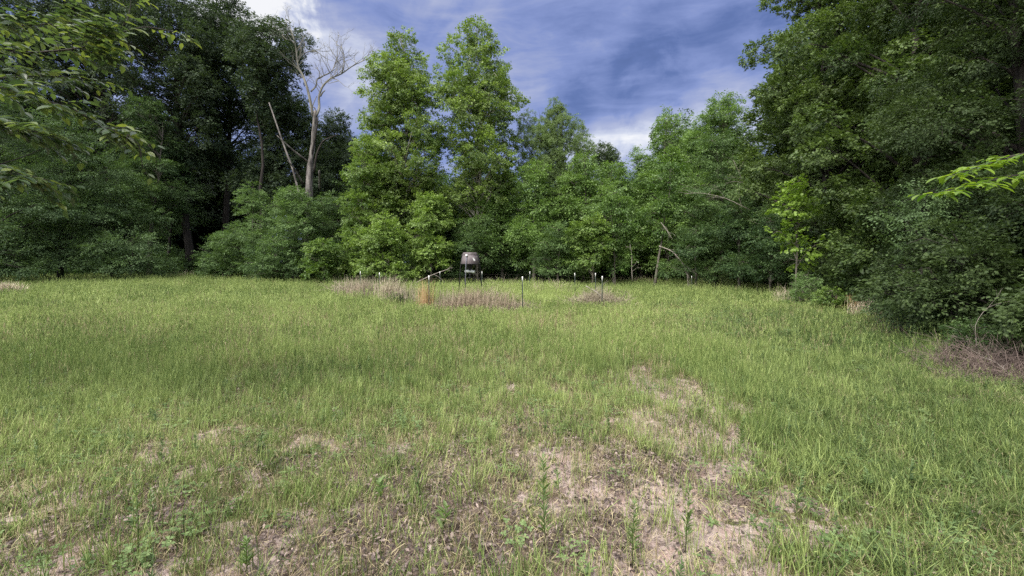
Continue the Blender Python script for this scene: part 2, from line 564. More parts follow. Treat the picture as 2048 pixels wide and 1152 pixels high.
def willow_spray(seed):
    r = np.random.RandomState(seed); mb = MB()
    for j in range(4):
        a = r.uniform(0, 6.28); q = np.array([math.cos(a), math.sin(a), 0]) * r.uniform(0.05, 0.25)
        up0 = r.uniform(0.1, 0.5)
        pts = [q * 0, q * 0.8 + [0, 0, up0 * .6], q * 1.6 + [0, 0, up0 * .8], q * 2.2 + [0, 0, up0 * .3 - 0.15]]
        mb.tube(pts, [0.006, 0.004, 0.003, 0.001], 3, 0.5, cap=False)
        for i in range(16):
            t = r.uniform(0.2, 1) * 3; k0 = min(int(t), 2); f = t - k0
            p = np.array(pts[k0]) * (1 - f) + np.array(pts[k0 + 1]) * f
            d = np.array([r.normal(0, .5), r.normal(0, .5), r.uniform(-1, .5)])
            add_leaf(mb, p, d, np.array([r.normal(), r.normal(), .6]), 0.15, 0.03, LEAF2, r.uniform())
    return mb.build('spray', M['willow'], link=False)


SPR['willow'] = scatter_group('leafy_willow', [willow_spray(s) for s in (1, 2, 3, 4)])

# ------------------------------------------------------------------ tree builder
PROF = {
    'cone': [(0, .8), (.25, 1), (.45, .95), (.62, .86), (.76, .7), (.9, .38), (1, .08)],
    'syc': [(0, .55), (.15, .85), (.35, 1), (.55, .95), (.72, .82), (.88, .5), (.95, .35), (1, .08)],
    'round': [(0, .45), (.2, .8), (.45, 1), (.7, .9), (.88, .6), (1, .15)],
    'dome': [(0, .95), (.3, 1), (.6, .88), (.8, .65), (.93, .4), (1, .12)],
    'top': [(0, .3), (.3, .7), (.6, 1), (.85, .8), (1, .25)],
    'vase': [(0, .35), (.35, .55), (.65, 0.85), (.85, 1), (1, .45)],
}


def crown_points(rng, H, cb, R, prof, nl, lr, ns, flat, droop, ssize, tr_top=None, lean=(0, 0), offs=0.0, tbase=0.5, updir=0.0):
    """lobes fill the envelope; returns spray points, rotations, scales, tints, lobe centres"""
    pt, pr = zip(*PROF[prof])
    cent = []
    tries = 0
    ang0 = rng.uniform(0, 6.28); a3 = rng.uniform(0, 6.28)
    while len(cent) < nl and tries < nl * 60:
        tries += 1
        t = rng.uniform(0, 1)
        rr = np.interp(t, pt, pr)
        if rng.uniform() > rr * 0.9 + 0.1: continue
        az = rng.uniform(0, 2 * math.pi)
        rad = R * rr * math.sqrt(rng.uniform(0.08, 1.0)) * (1 + 0.16 * math.sin(2 * az + ang0 + t * 4) + 0.12 * math.sin(3 * az + a3 + 7 * t))
        rad = max(0, rad - lr * 0.55)
        z = cb + t * (H - cb) - lr * flat * 0.5 * (t > .8)
        c = np.array([math.cos(az) * rad + lean[0] * z / H, math.sin(az) * rad + lean[1] * z / H, z])
        if cent and min(np.linalg.norm(c - q[0]) for q in cent) < lr * 0.85 and rng.uniform() < 0.93: continue
        cent.append((c, az, t, rad / max(R, .1)))
    cent.append((np.array([lean[0], lean[1], H - lr * .75]), 0.0, .8, 0.0))
    cent.append((np.array([lean[0] + .3 * lr, lean[1], H - lr * 1.5]), 0.0, .8, 0.0))
    P = []; RT = []; S = []; T = []
    for c, az, t, rf in cent:
        l = lr * rng.uniform(0.75, 1.3) * (1.0 if t < 0.85 else 0.72)
        m = int(ns * (l / lr) ** 2)
        u = rng.normal(0, 1, (m, 3)); u /= np.linalg.norm(u, axis=1)[:, None]
        q = u * (rng.uniform(0.25, 1, m) ** 0.45)[:, None] * np.array([l, l, l * flat])
        q[:, 2] -= droop * (q[:, 0] ** 2 + q[:, 1] ** 2) / l
        # outward lobes hang lower at their outer side
        outx = q[:, 0] * math.cos(az) + q[:, 1] * math.sin(az)
        q[:, 2] -= outx * 0.25 * rf
        p = c + q
        da = np.arctan2(u[:, 1] + 0.6 * rf * math.sin(az), u[:, 0] + 0.6 * rf * math.cos(az)) + rng.normal(0, .5, m)
        pitch = -np.clip(u[:, 2] * 0.9 + updir, -0.8, 1.3) + rng.normal(0, .25, m)
        P.append(p); RT.append(np.stack([rng.normal(0, .3, m), pitch, da], 1))
        S.append(ssize * rng.uniform(.75, 1.25, m))
        lt = rng.uniform(-.2, .2)
        T.append(np.clip(tbase + lt + 0.18 * u[:, 2] + rng.normal(0, .16, m) + offs, 0, 1))  # upper sprays of each lobe lighter: top light painted into the leaf tint
    return np.concatenate(P), np.concatenate(RT), np.concatenate(S), np.concatenate(T), cent


SPECIES = {
    # lr lobe radius, ns sprays per lobe, flat, droop, ss spray size
    'syc': dict(ng='syc', bark='bark_pale', lr=1.25, ns=34, flat=.75, droop=.1, ss=1.0),
    'young': dict(ng='young', bark='bark_grey', lr=.85, ns=26, flat=.42, droop=.14, ss=.95),
    'bright': dict(ng='bright', bark='bark_grey', lr=0.55, ns=20, flat=.6, droop=.1, ss=.85),
    'oak': dict(ng='oak', bark='bark_dark', lr=1.15, ns=30, flat=.7, droop=.05, ss=1.05),
    'oakr': dict(ng='oakr', bark='bark_dark', lr=.95, ns=40, flat=.42, droop=.16, ss=.9),
    'mid': dict(ng='mid', bark='bark_grey', lr=.85, ns=28, flat=.45, droop=.14, ss=1.0),
    'blue': dict(ng='blue', bark='bark_dark', lr=1.3, ns=28, flat=.22, droop=.2, ss=1.0),
    'shrub': dict(ng='shrub', bark='bark_grey', lr=0.85, ns=30, flat=.38, droop=.16, ss=.9),
    'willow': dict(ng='willow', bark='bark_dark', lr=.95, ns=42, flat=1.0, droop=.1, ss=1.0),
    'nearoak': dict(ng='nearoak', bark='bark_dark', lr=0.75, ns=46, flat=.6, droop=.12, ss=.95),
}


def bend(p0, p1, rise, n=5, rng=None, wob=0.0):
    t = np.linspace(0, 1, n)[:, None]
    m = (np.asarray(p0) + np.asarray(p1)) / 2 + np.array([0, 0, rise])
    P = (1 - t) ** 2 * p0 + 2 * t * (1 - t) * m + t ** 2 * np.asarray(p1)
    if rng is not None and wob:
        P[1:-1] += rng.normal(0, wob, (n - 2, 3))
    return P


def tree(name, cat, label, px, Y, top, hw, sp, prof='round', base=None, dens=1.0, seed=0, group=None, lean=(0, 0), stems=1, trunk_r=None,
         offs=0.0, nl=None, lrk=1.0, H=None, world_xy=None, tbase=0.5, nsk=1.0, sk=1.0, updir=0.0, stem_spread=0.5, wob=.010, root_only=False, tsides=8):
    rng = np.random.RandomState(1000 + seed * 13 + int(abs(px)) + int(Y * 10))
    x = (px - 1024) / F * Y
    if world_xy: x, Y = world_xy
    z0 = gz(x, Y)
    if H is None: H = EYE + (HY - top) / F * Y - z0
    R = hw / F * Y
    cb = 0.12 * H if base is None else max(0.15, EYE + (HY - base) / F * Y - z0)
    s = SPECIES[sp]
    lr = s['lr'] * lrk
    lr = min(lr, R * 0.6)
    if nl is None:
        area = 2 * R * (H - cb) * 0.8
        nl = int(max(6, dens * 1.5 * area / (lr * lr * 1.7)))
        nl = min(nl, 190)
    ns = max(6, int(s['ns'] * (lr / s['lr']) ** 2 * nsk / sk ** 2))
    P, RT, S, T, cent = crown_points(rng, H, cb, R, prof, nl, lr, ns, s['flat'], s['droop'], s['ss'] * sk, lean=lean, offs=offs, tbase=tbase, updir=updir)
    keep = P[:, 2] > 0.1
    P, RT, S, T = P[keep], RT[keep], S[keep], T[keep]
    root = empty(name, (x, Y, z0))
    tag(root, label, cat, group)
    # wood
    mb = MB()
    tr = trunk_r or (0.012 * H + 0.02) / math.sqrt(stems)
    trunks = []
    for k_ in range(stems):
        a = rng.uniform(0, 6.28) if stems > 1 else 0
        o = np.array([math.cos(a), math.sin(a), 0]) * (stem_spread * 0.25 if stems > 1 else 0)
        n = 11
        tt = np.linspace(0, 1, n)
        zt = tt * (H * 0.88 if stems == 1 else H * rng.uniform(.65, .92))
        spread = (R * stem_spread * tt ** 1.2) if stems > 1 else 0 * tt
        wx = np.cumsum(rng.normal(0, wob * H, n)) * tt; wy = np.cumsum(rng.normal(0, wob * H, n)) * tt
        pts = np.stack([o[0] + lean[0] * zt / H + wx + math.cos(a) * spread, o[1] + lean[1] * zt / H + wy + math.sin(a) * spread, zt - 0.08], 1)
        rr = tr * (1 - tt * 0.93) * (1 + 0.35 * np.exp(-tt * 30))
        mb.tube(pts, rr, tsides)
        trunks.append((pts, rr))
    for i, (c, az, t, rf) in enumerate(cent):
        pts, rr = trunks[i % stems]
        hz = max(0.15 * H, c[2] - (0.55 + 0.4 * rng.uniform()) * math.hypot(c[0] - np.interp(c[2], pts[:, 2], pts[:, 0]), c[1]) - 0.2)
        hz = min(hz, pts[-2, 2])
        p0 = np.array([np.interp(hz, pts[:, 2], pts[:, 0]), np.interp(hz, pts[:, 2], pts[:, 1]), hz])
        r0 = min(np.interp(hz, pts[:, 2], rr) * 0.6, 0.09 * (H / 20) + 0.01)
        B = bend(p0, c, (c[2] - hz) * 0.12 + 0.1, 5, rng, 0.05 * lr)
        mb.tube(B, np.linspace(r0, 0.012, 5), 4, cap=False)
        for j in range(4):
            e = c + rng.normal(0, 1, 3) * np.array([lr, lr, lr * s['flat']]) * 0.5
            q = B[3] if j % 2 else B[4]
            mb.tube([q, (q + e) / 2 + rng.normal(0, .08, 3), e], [0.012, 0.009, 0.004], 3, cap=False)
    mb.build('trunk', M[s['bark']], root, smooth=True)
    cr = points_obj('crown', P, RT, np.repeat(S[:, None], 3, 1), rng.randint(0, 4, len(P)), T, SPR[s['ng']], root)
    cr['kind'] = 'stuff'
    return root


# ------------------------------------------------------------------ ground
def axis(segs):
    out = [segs[0][0]]
    for a, b, st in segs:
        n = max(1, int(round((b - a) / st)))
        out += list(np.linspace(a, b, n + 1)[1:])
    return np.array(out)


ax = axis([(-400, -60, 30), (-60, -20, 1.2), (-20, -6, 0.3), (-6, 6, 0.045), (6, 20, 0.3), (20, 60, 1.2), (60, 400, 30)])
ay = axis([(-300, -20, 30), (-20, 0, 2), (0, 1.8, 0.2), (1.8, 7, 0.045), (7, 14, 0.15), (14, 50, 0.6), (50, 90, 2), (90, 600, 40)])
X, Yg = np.meshgrid(ax, ay)
xf, yf = X.ravel(), Yg.ravel()
Z = terrain(xf, yf)
b_ = bare_at(xf, yf); l_ = litter_at(xf, yf); d_ = dry_at(xf, yf)
nearm = (1 - sst(7, 12, yf))
Z = Z + nearm * ((fbm(xf * 5, yf * 5, 61, 3) - .5) * 0.045 + (fbm(xf * 17, yf * 17, 62, 2) - .5) * 0.022 * (0.4 + b_))
nx, ny = len(ax), len(ay)
ii = np.arange((nx - 1) * (ny - 1)); r_ = ii // (nx - 1); c_ = ii % (nx - 1)
v0 = r_ * nx + c_
quads = np.stack([v0, v0 + 1, v0 + nx + 1, v0 + nx], 1)

gm, g = new_mat('ground')
pos = g.n('ShaderNodeNewGeometry').outputs['Position']
bare = g.n('ShaderNodeAttribute', attribute_name='bare').outputs['Fac']
lit = g.n('ShaderNodeAttribute', attribute_name='litter').outputs['Fac']
dry = g.n('ShaderNodeAttribute', attribute_name='dry').outputs['Fac']
n1 = g.noise(pos, 30, 5, .65); n2 = g.noise(pos, 9, 5, .6); n3 = g.noise(pos, 120, 3, .6); n4 = g.noise(pos, 1.2, 4, .55)
soil = g.ramp(n1, [(0.33, (0.15, 0.115, 0.098)), (0.46, (0.35, 0.275, 0.245)), (0.68, (0.53, 0.435, 0.39))])
soil = g.mix(g.mapr(n2, .45, .7), soil, (0.42, 0.29, 0.25))
brown = g.ramp(n3, [(0.35, (0.045, 0.032, 0.026)), (0.52, (0.17, 0.125, 0.10)), (0.68, (0.34, 0.26, 0.215))])
thatch = g.ramp(n1, [(0.35, (0.05, 0.05, 0.02)), (0.55, (0.14, 0.135, 0.055)), (0.72, (0.25, 0.22, 0.11))])
thg = g.mix(g.mapr(n4, .35, .7), thatch, g.ramp(n1, [(0.35, (0.035, 0.055, 0.012)), (0.7, (0.12, 0.16, 0.04))]))
col = g.mix(dry, thg, g.mix(.5, thatch, brown))
col = g.mix(g.mapr(g.math('MULTIPLY_ADD', n1, .5, lit), .55, .95), col, brown)
bm = g.mapr(g.math('ADD', bare, g.math('ADD', g.math('MULTIPLY', g.math('SUBTRACT', n2, .5), 1.0), g.math('MULTIPLY', g.math('SUBTRACT', n1, .5), 1.2))), .3, .55)
col = g.mix(bm, col, g.mix(g.mapr(g.math('ADD', g.math('MULTIPLY', lit, .55), n2), .72, .95), soil, brown))
# woodland floor under the trees: dark leaf mould
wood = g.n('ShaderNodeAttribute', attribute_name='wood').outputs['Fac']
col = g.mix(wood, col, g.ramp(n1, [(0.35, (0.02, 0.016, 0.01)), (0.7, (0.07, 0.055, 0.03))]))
p = g.n('ShaderNodeBsdfPrincipled'); g.put(p.inputs['Base Color'], col)
p.inputs['Roughness'].default_value = .95; p.inputs['Specular IOR Level'].default_value = .15
bn = g.n('ShaderNodeBump'); bn.inputs['Strength'].default_value = 1; bn.inputs['Distance'].default_value = .02
g.put(bn.inputs['Height'], g.math('ADD', n1, g.math('MULTIPLY', n3, .4))); g.put(p.inputs['Normal'], bn.outputs[0])
o = g.n('ShaderNodeOutputMaterial'); gm.node_tree.links.new(p.outputs[0], o.inputs[0])
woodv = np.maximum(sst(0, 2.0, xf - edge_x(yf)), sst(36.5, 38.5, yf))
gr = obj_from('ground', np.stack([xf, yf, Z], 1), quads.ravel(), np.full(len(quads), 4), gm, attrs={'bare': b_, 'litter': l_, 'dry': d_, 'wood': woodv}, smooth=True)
tag(gr, 'pinkish bare soil and thatch of the clearing floor', None, None, 'structure')

# ------------------------------------------------------------------ grass
GM = {}


def grass_mat(name, base, tip, tip2, trans=.35, rough=.55):
    m, g = new_mat(name)
    t = g.n('ShaderNodeAttribute', attribute_type='INSTANCER', attribute_name='tint').outputs['Fac']
    h = g.n('ShaderNodeAttribute', attribute_type='GEOMETRY', attribute_name='lv').outputs['Fac']
    isl = g.n('ShaderNodeNewGeometry').outputs['Random Per Island']
    c = g.mix(g.math('MULTIPLY_ADD', g.math('SUBTRACT', isl, .5), .75, t, clamp=True), tip, tip2)
    c = g.mix(g.mapr(h, 0.0, 0.55), base, c)
    p = g.n('ShaderNodeBsdfPrincipled'); g.put(p.inputs['Base Color'], c)
    p.inputs['Roughness'].default_value = rough; p.inputs['Specular IOR Level'].default_value = .35
    tl = g.n('ShaderNodeBsdfTranslucent'); g.put(tl.inputs[0], c)
    s = g.n('ShaderNodeMixShader'); s.inputs[0].default_value = trans
    m.node_tree.links.new(p.outputs[0], s.inputs[1]); m.node_tree.links.new(tl.outputs[0], s.inputs[2])
    o = g.n('ShaderNodeOutputMaterial'); m.node_tree.links.new(s.outputs[0], o.inputs[0])
    return m


GM['green'] = grass_mat('green_blade', (0.16, 0.165, 0.065), (0.08, 0.145, 0.03), (0.44, 0.53, 0.18))
GM['lush'] = grass_mat('lush_blade', (0.07, 0.09, 0.03), (0.045, 0.088, 0.022), (0.285, 0.36, 0.11))
GM['dry'] = grass_mat('dry_blade', (0.17, 0.135, 0.08), (0.22, 0.185, 0.09), (0.50, 0.43, 0.26), .2, .7)
GM['straw'] = grass_mat('straw_blade', (0.25, 0.19, 0.12), (0.38, 0.25, 0.12), (0.55, 0.44, 0.28), .2, .7)
GM['litter'] = grass_mat('litter_leaf', (0.08, 0.055, 0.045), (0.055, 0.04, 0.035), (0.34, 0.265, 0.23), .1, .6)
GM['herb'] = grass_mat('herb_leaf', (0.09, 0.13, 0.04), (0.07, 0.125, 0.04), (0.21, 0.29, 0.11), .25, .5)


def blade(mb, r, p, az, h, w, curve, segs=4, twist=0.0):
    d = np.array([math.cos(az), math.sin(az), 0]); s = np.array([-math.sin(az + twist), math.cos(az + twist), 0])
    V = []; A = []
    for i in range(segs):
        t = i / segs
        th = curve * t
        c = p + d * h * (curve * 0.5 * t * t) * 1.0 + np.array([0, 0, h * (t - 0.22 * curve * t * t)])
        ww = w * (1 - t ** 2 * 0.75) * 0.5
        V += [c - s * ww, c + s * ww]; A += [t, t]
    t = 1.0
    V.append(p + d * h * curve * 0.5 + np.array([0, 0, h * (1 - 0.22 * curve)])); A.append(1.0)
    Fc = [(2 * i, 2 * i + 1, 2 * i + 3, 2 * i + 2) for i in range(segs - 1)] + [(2 * segs - 2, 2 * segs - 1, 2 * segs)]
    mb.add(np.array(V), Fc, np.array(A))


def tuft(seed, mat, n, rad, h, w, curve, segs=4, stemh=0, lying=False):
    r = np.random.RandomState(seed); mb = MB()
    for i in range(n):
        a = r.uniform(0, 6.28); q = rad * math.sqrt(r.uniform())
        p = np.array([math.cos(a) * q, math.sin(a) * q, -0.01])
        if lying:
            L = h * r.uniform(.5, 1.2); az = r.uniform(0, 6.28); z = r.uniform(0.0, 0.04)
            e = p + L * np.array([math.cos(az), math.sin(az), r.uniform(-.05, .25)])
            p[2] = z + .01
            s = np.array([-math.sin(az), math.cos(az), r.uniform(-.6, .6)]) * w * .5
            m = (p + e) / 2 + r.normal(0, L * .08, 3); m[2] = abs(m[2]) + .005
            mb.add([p - s, p + s, m + s, m - s, e], [(0, 1, 2, 3), (3, 2, 4)], r.uniform(.5, 1))
        else:
            blade(mb, r, p, r.uniform(0, 6.28), h * r.uniform(.45, 1.1), w * r.uniform(.7, 1.3), curve * r.uniform(.2, 1.5), segs, r.uniform(-.6, .6))
    for i in range(stemh):
        a = r.uniform(0, 6.28); p = np.array([math.cos(a), math.sin(a), 0]) * rad * r.uniform()
        top = p + np.array([r.normal(0, .10), r.normal(0, .10), 1]) * h * r.uniform(1.1, 1.5)
        mid_ = (p + top) / 2 + r.normal(0, .01, 3)
        mb.tube([p, mid_, top], [w * .22, w * .2, w * .12], 3, .95, cap=False)
        for j in range(7):
            q = top + (mid_ - top) * r.uniform(0, .4)
            e = q + np.array([r.normal(0, .012), r.normal(0, .012), r.uniform(.015, .04)]) * (h / .3)
            s = np.array([w * .5, 0, 0]) if j % 2 else np.array([0, w * .5, 0])
            mb.add([q - s, q + s, e], [(0, 1, 2)], 1.0)
    return mb.build('tuft', mat, link=False)


def gset(key, protos):
    SPR[key] = scatter_group('scatter_' + key, protos)


gset('g_near', [tuft(10 + i, GM['green'], 14, .07, .20, .0043, .7, 4, 1) for i in range(6)])
gset('g_lush', [tuft(30 + i, GM['lush'], 20, .08, .20, .0042, 1.2, 4, 0) for i in range(5)])
gset('g_dry', [tuft(50 + i, GM['dry'], 16, .09, .13, .0030, .9, 3, 0) for i in range(3)] + [tuft(60 + i, GM['dry'], 18, .12, .065, .0026, 0, 3, 0, True) for i in range(4)])
gset('g_mid', [tuft(70 + i, GM['green'], 14, .16, .27, .0115, .9, 4, 4) for i in range(6)])
gset('g_midl', [tuft(80 + i, GM['lush'], 16, .15, .28, .0125, 1.2, 4, 1) for i in range(5)])
gset('g_middry', [tuft(90 + i, GM['dry'], 16, .15, .22, .007, .8, 3, 2) for i in range(4)])
gset('g_far', [tuft(110 + i, GM['green'], 20, .34, .38, .022, .7, 3, 3) for i in range(5)])
gset('g_fardry', [tuft(120 + i, GM['dry'], 18, .32, .36, .013, .6, 3, 3) for i in range(4)])
gset('g_farl', [tuft(130 + i, GM['lush'], 26, .32, .36, .017, .7, 3, 2) for i in range(4)])


def litter_proto(seed):
    r = np.random.RandomState(seed); mb = MB()
    for i in range(7):
        p = np.array([r.uniform(-.1, .1), r.uniform(-.1, .1), r.uniform(.0, .03)])
        an = r.uniform(0, 6.28)
        d = np.array([math.cos(an), math.sin(an), r.uniform(-.3, .5)])
        add_leaf(mb, p, d, np.array([r.normal(0, .5), r.normal(0, .5), 1]), r.uniform(.015, .045), r.uniform(.010, .026), LEAFO if r.uniform() < .6 else LEAFB, r.uniform(.4, 1))
    return mb.build('litter_bits', GM['litter'], link=False)


gset('litter', [litter_proto(i) for i in range(6)])


def herb_proto(seed, kind):
    r = np.random.RandomState(seed); mb = MB()
    if kind == 0:      # rosette of long leaves
        for i in range(9):
            an = i * 0.7 + r.uniform(-.2, .2)
            add_leaf(mb, np.array([0, 0, .01]), np.array([math.cos(an), math.sin(an), r.uniform(.1, .9)]), np.array([0, 0, 1.]), r.uniform(.04, .085), r.uniform(.012, .02), LEAFN, r.uniform(.4, 1))
    elif kind == 1:    # small upright weed with whorled narrow leaves
        h = .22
        mb.tube([(0, 0, 0), (.01, 0, h)], [.0025, .0015], 4, .4)
        for i in range(34):
            z = r.uniform(.15, 1) * h; an = r.uniform(0, 6.28)
            add_leaf(mb, np.array([.01 * z / h, 0, z]), np.array([math.cos(an), math.sin(an), 1.0]), np.array([0, 0, 1.]), .05 * (1.3 - z / h), .009, LEAF2, r.uniform(.4, 1))
    else:              # clover-like low leaves
        for i in range(16):
            a = r.uniform(0, 6.28); q = .09 * math.sqrt(r.uniform()); z = r.uniform(.03, .09)
            c = np.array([math.cos(a) * q, math.sin(a) * q, z])
            for j in range(3):
                an = a + j * 2.1
                add_leaf(mb, c, np.array([math.cos(an), math.sin(an), .15]), np.array([0, 0, 1.]), .02, .016, LEAF2, r.uniform(.3, 1))
    return mb.build('herb', GM['herb'], link=False)


gset('herb', [herb_proto(1, 0), herb_proto(7, 2), herb_proto(3, 1), herb_proto(8, 2), herb_proto(5, 2), herb_proto(6, 2)])


def sample_field(rng, ymin, ymax, dens, pad=3.0, slope=1.32):
    W = slope * ymax + pad
    n = int(dens * 2 * W * (ymax - ymin))
    x = rng.uniform(-W, W, n); y = rng.uniform(ymin, ymax, n)
    k_ = np.abs(x) < slope * y + pad
    x, y = x[k_], y[k_]
    k_ = (x < edge_x(y) + 0.8) & (x > -62)
    return x[k_], y[k_]


CLEAR = [(742, 18.6, 1.0), (706, 20.5, 1.2), (812, 16.2, .8), (890, 15.4, .9), (850, 15.2, .5), (785, 17.5, .8), (735, 19.5, .9), (700, 22.5, 1.4), (905, 14.8, 1.0), (1020, 14.6, 1.0), (960, 15.3, .7), (1192, 16.2, 1.1), (6, 21.5, 1.2),
         (1688, 14.6, .6), (1735, 13.2, .7), (1568, 17.5, .4), (2015, 6.2, 1.1), (1960, 5.9, .8), (1800, 9.6, .8)]


def open_at(x, y):
    v = np.zeros_like(x)
    for px, Y, rad in CLEAR:
        v = np.maximum(v, np.exp(-((x - (px - 1024) / F * Y) ** 2 + (y - Y + .3) ** 2) / rad ** 2))
    return v


def in_pen(x, y):
    return np.exp(-(((x + 1.6) / 5.2) ** 4 + ((y - 18.5) / 4.6) ** 4))


def scatter(name, label, key, x, y, hs, ws, tint, nproto, tilt=.12, rng=None, dz=0.0):
    z = terrain(x, y) + dz
    near = y < 8
    rot = np.stack([rng.normal(0, tilt, len(x)), rng.normal(0, tilt, len(x)), rng.uniform(0, 6.28, len(x))], 1)
    o = points_obj(name, np.stack([x, y, z], 1), rot, np.stack([ws, ws, hs], 1), rng.randint(0, nproto, len(x)), np.clip(tint, 0, 1), SPR[key])
    tag(o, label, None, None, 'stuff')
    return o


rng = np.random.RandomState(5)


def thin(x, y, prob):
    k_ = rng.uniform(0, 1, len(x)) < prob
    return x[k_], y[k_]


def right_zone(x, y):   # the lush strip along the right side
    return sst(0.2, 1.3, x - (1.05 + 0.36 * (y - 2.2)) + 0.5 * (fbm(x, y, 77, 3) - .5))


def lushness(x, y):
    return np.clip(right_zone(x, y) * (1 - sst(10, 18, y)) + 0.25 * (fbm(x * .35, y * .35, 78, 3) - .3), 0, 1)


def tnt(x, y, off=0.0, sc_=.5):
    return .5 + off + (fbm(x * .5, y * .5, 88, 4) - .5) * sc_ * 2 + rng.normal(0, .26, len(x))


def clump(x, y):
    return np.clip(.25 + 1.5 * (fbm(x * 2.2, y * 2.2, 140, 3) - .18), 0.12, 1) * np.clip(.55 + 1.2 * (fbm(x * .45, y * .45, 150, 3) - .2), .4, 1)


def hmod(x, y):
    return (0.72 + 0.6 * (fbm(x * .8, y * .8, 99, 3)) + 0.4 * in_pen(x, y) - .22 * sst(12, 16, y) * (1 - in_pen(x, y))) * (1 - .6 * open_at(x, y))


# near zone
x, y = sample_field(rng, 0.9, 10, 380, 1.5)
lu = lushness(x, y); ba = bare_at(x, y); dr = dry_at(x, y)
keep = clump(x, y) * 1.15 * (1 - .70 * ba) * (1 - .55 * dr) * (1 - .75 * lu) * (.45 + .55 * sst(2.2, 5, y)) * (1 - sst(7, 10, y))
x1, y1 = thin(x, y, keep)
scatter('grass', 'thin upright green grass stems near the bare soil', 'g_near', x1, y1, hmod(x1, y1) * rng.uniform(.6, 1.35, len(x1)) * (1 + .6 * sst(3.5, 7.5, y1)), rng.uniform(.8, 1.3, len(x1)), tnt(x1, y1), 6, .15, rng)
x1, y1 = thin(x, y, lu * (1 - .9 * ba) * clump(x, y) * (1 - sst(7, 10, y)))
scatter('grass', 'lush curved green grass along the right side', 'g_lush', x1, y1, hmod(x1, y1) * rng.uniform(.6, 1.2, len(x1)), rng.uniform(.8, 1.4, len(x1)), tnt(x1, y1, -.05), 5, .3, rng)
x, y = sample_field(rng, 0.9, 7.5, 200, 1.5)
ba = bare_at(x, y); dr = dry_at(x, y); lu = lushness(x, y)
x1, y1 = thin(x, y, (1 - .5 * ba) * (.4 + .6 * dr) * (1 + .1 * lu))
scatter('dry_grass', 'short dry straw coloured grass and fallen stalks', 'g_dry', x1, y1, rng.uniform(.5, 1.3, len(x1)), rng.uniform(.7, 1.3, len(x1)), tnt(x1, y1), 7, .2, rng)
gset('g_thin', [tuft(200 + i, GM['green'], 5, .08, .19, .0036, .5, 4, 1) for i in range(5)] + [tuft(210 + i, GM['dry'], 6, .09, .13, .0030, .9, 3, 1) for i in range(3)])
x, y = sample_field(rng, 0.9, 7, 95, 1.5)
x1, y1 = thin(x, y, (.35 + .5 * (fbm(x * 1.7, y * 1.7, 300, 3) > .45)) * (1 - sst(5, 7, y)))
scatter('grass', 'sparse thin stems standing on the bare soil', 'g_thin', x1, y1, rng.uniform(.5, 1.4, len(x1)), rng.uniform(.8, 1.3, len(x1)), tnt(x1, y1, -.05), 8, .2, rng)
# mid zone
x, y = sample_field(rng, 5.4, 16, 54)
fade = sst(5.4, 9.5, y)
lu = lushness(x, y); ba = bare_at(x, y); dr = dry_at(x, y)
x1, y1 = thin(x, y, fade * (1 - .8 * ba) * (1 - .5 * dr) * (1 - .8 * lu) * clump(x, y))
scatter('grass', 'pale green meadow grass in the middle of the clearing', 'g_mid', x1, y1, hmod(x1, y1) * rng.uniform(.7, 1.25, len(x1)), rng.uniform(.8, 1.2, len(x1)), tnt(x1, y1, .16), 6, .2, rng)
x1, y1 = thin(x, y, fade * lu * clump(x, y))
scatter('grass', 'darker lush grass beside the right hand brush', 'g_midl', x1, y1, hmod(x1, y1) * rng.uniform(.6, 1.1, len(x1)), rng.uniform(.8, 1.2, len(x1)), tnt(x1, y1, -.05), 5, .2, rng)
x, y = sample_field(rng, 5.4, 16, 34)
x1, y1 = thin(x, y, sst(5.4, 8, y) * (.30 + .70 * dry_at(x, y)) * (1 - .6 * lushness(x, y)))
scatter('dry_grass', 'dry stalks mixed through the middle meadow', 'g_middry', x1, y1, hmod(x1, y1) * rng.uniform(.6, 1.3, len(x1)), rng.uniform(.8, 1.2, len(x1)), tnt(x1, y1), 4, .2, rng)
# far zone
x, y = sample_field(rng, 14.5, 38.5, 13)
fade = sst(14.5, 17, y)
x1, y1 = thin(x, y, fade * clump(x, y) ** .5)
scatter('grass', 'tall yellow green grass stretching to the trees', 'g_far', x1, y1, hmod(x1, y1) * rng.uniform(.7, 1.25, len(x1)), rng.uniform(.8, 1.2, len(x1)), tnt(x1, y1, .1) + .3 * in_pen(x1, y1), 5, .12, rng)
x, y = sample_field(rng, 14.5, 38.5, 4)
x1, y1 = thin(x, y, sst(14.5, 17, y) * (.1 + .8 * dry_at(x, y)))
scatter('dry_grass', 'pale dry seed stalks among the far grass', 'g_fardry', x1, y1, hmod(x1, y1) * rng.uniform(.7, 1.4, len(x1)), rng.uniform(.6, 1, len(x1)), tnt(x1, y1), 4, .2, rng)
# leaf litter and herbs
x, y = sample_field(rng, 7, 20, 16)
w_ = np.exp(-(((x - 7.2) / 3.0) ** 2 + ((y - 13) / 5) ** 2)) + .22 * (fbm(x * .6, y * .6, 160, 3) > .62)
x1, y1 = thin(x, y, w_ * .8)
o = scatter('tall_weeds', 'dark upright narrow leaved weeds rising above the meadow grass', 'herb', x1, y1, rng.uniform(1.6, 2.9, len(x1)), rng.uniform(1.2, 2.2, len(x1)), rng.uniform(0, .6, len(x1)), 6, .08, rng, .0)
o.data.attributes['idx'].data.foreach_set('value', np.full(len(x1), 2, np.int32))
x, y = sample_field(rng, 1.0, 8, 300, 1.5)
x1, y1 = thin(x, y, litter_at(x, y) * .6 + .20 + .22 * bare_at(x, y))
scatter('fallen_leaves', 'curled brown fallen leaves on the bare soil', 'litter', x1, y1, rng.uniform(.6, 1.2, len(x1)), rng.uniform(.6, 1.2, len(x1)), rng.uniform(0, 1, len(x1)) ** 1.6, 6, .2, rng, .008)
x, y = sample_field(rng, 1.0, 10, 26, 1.5)
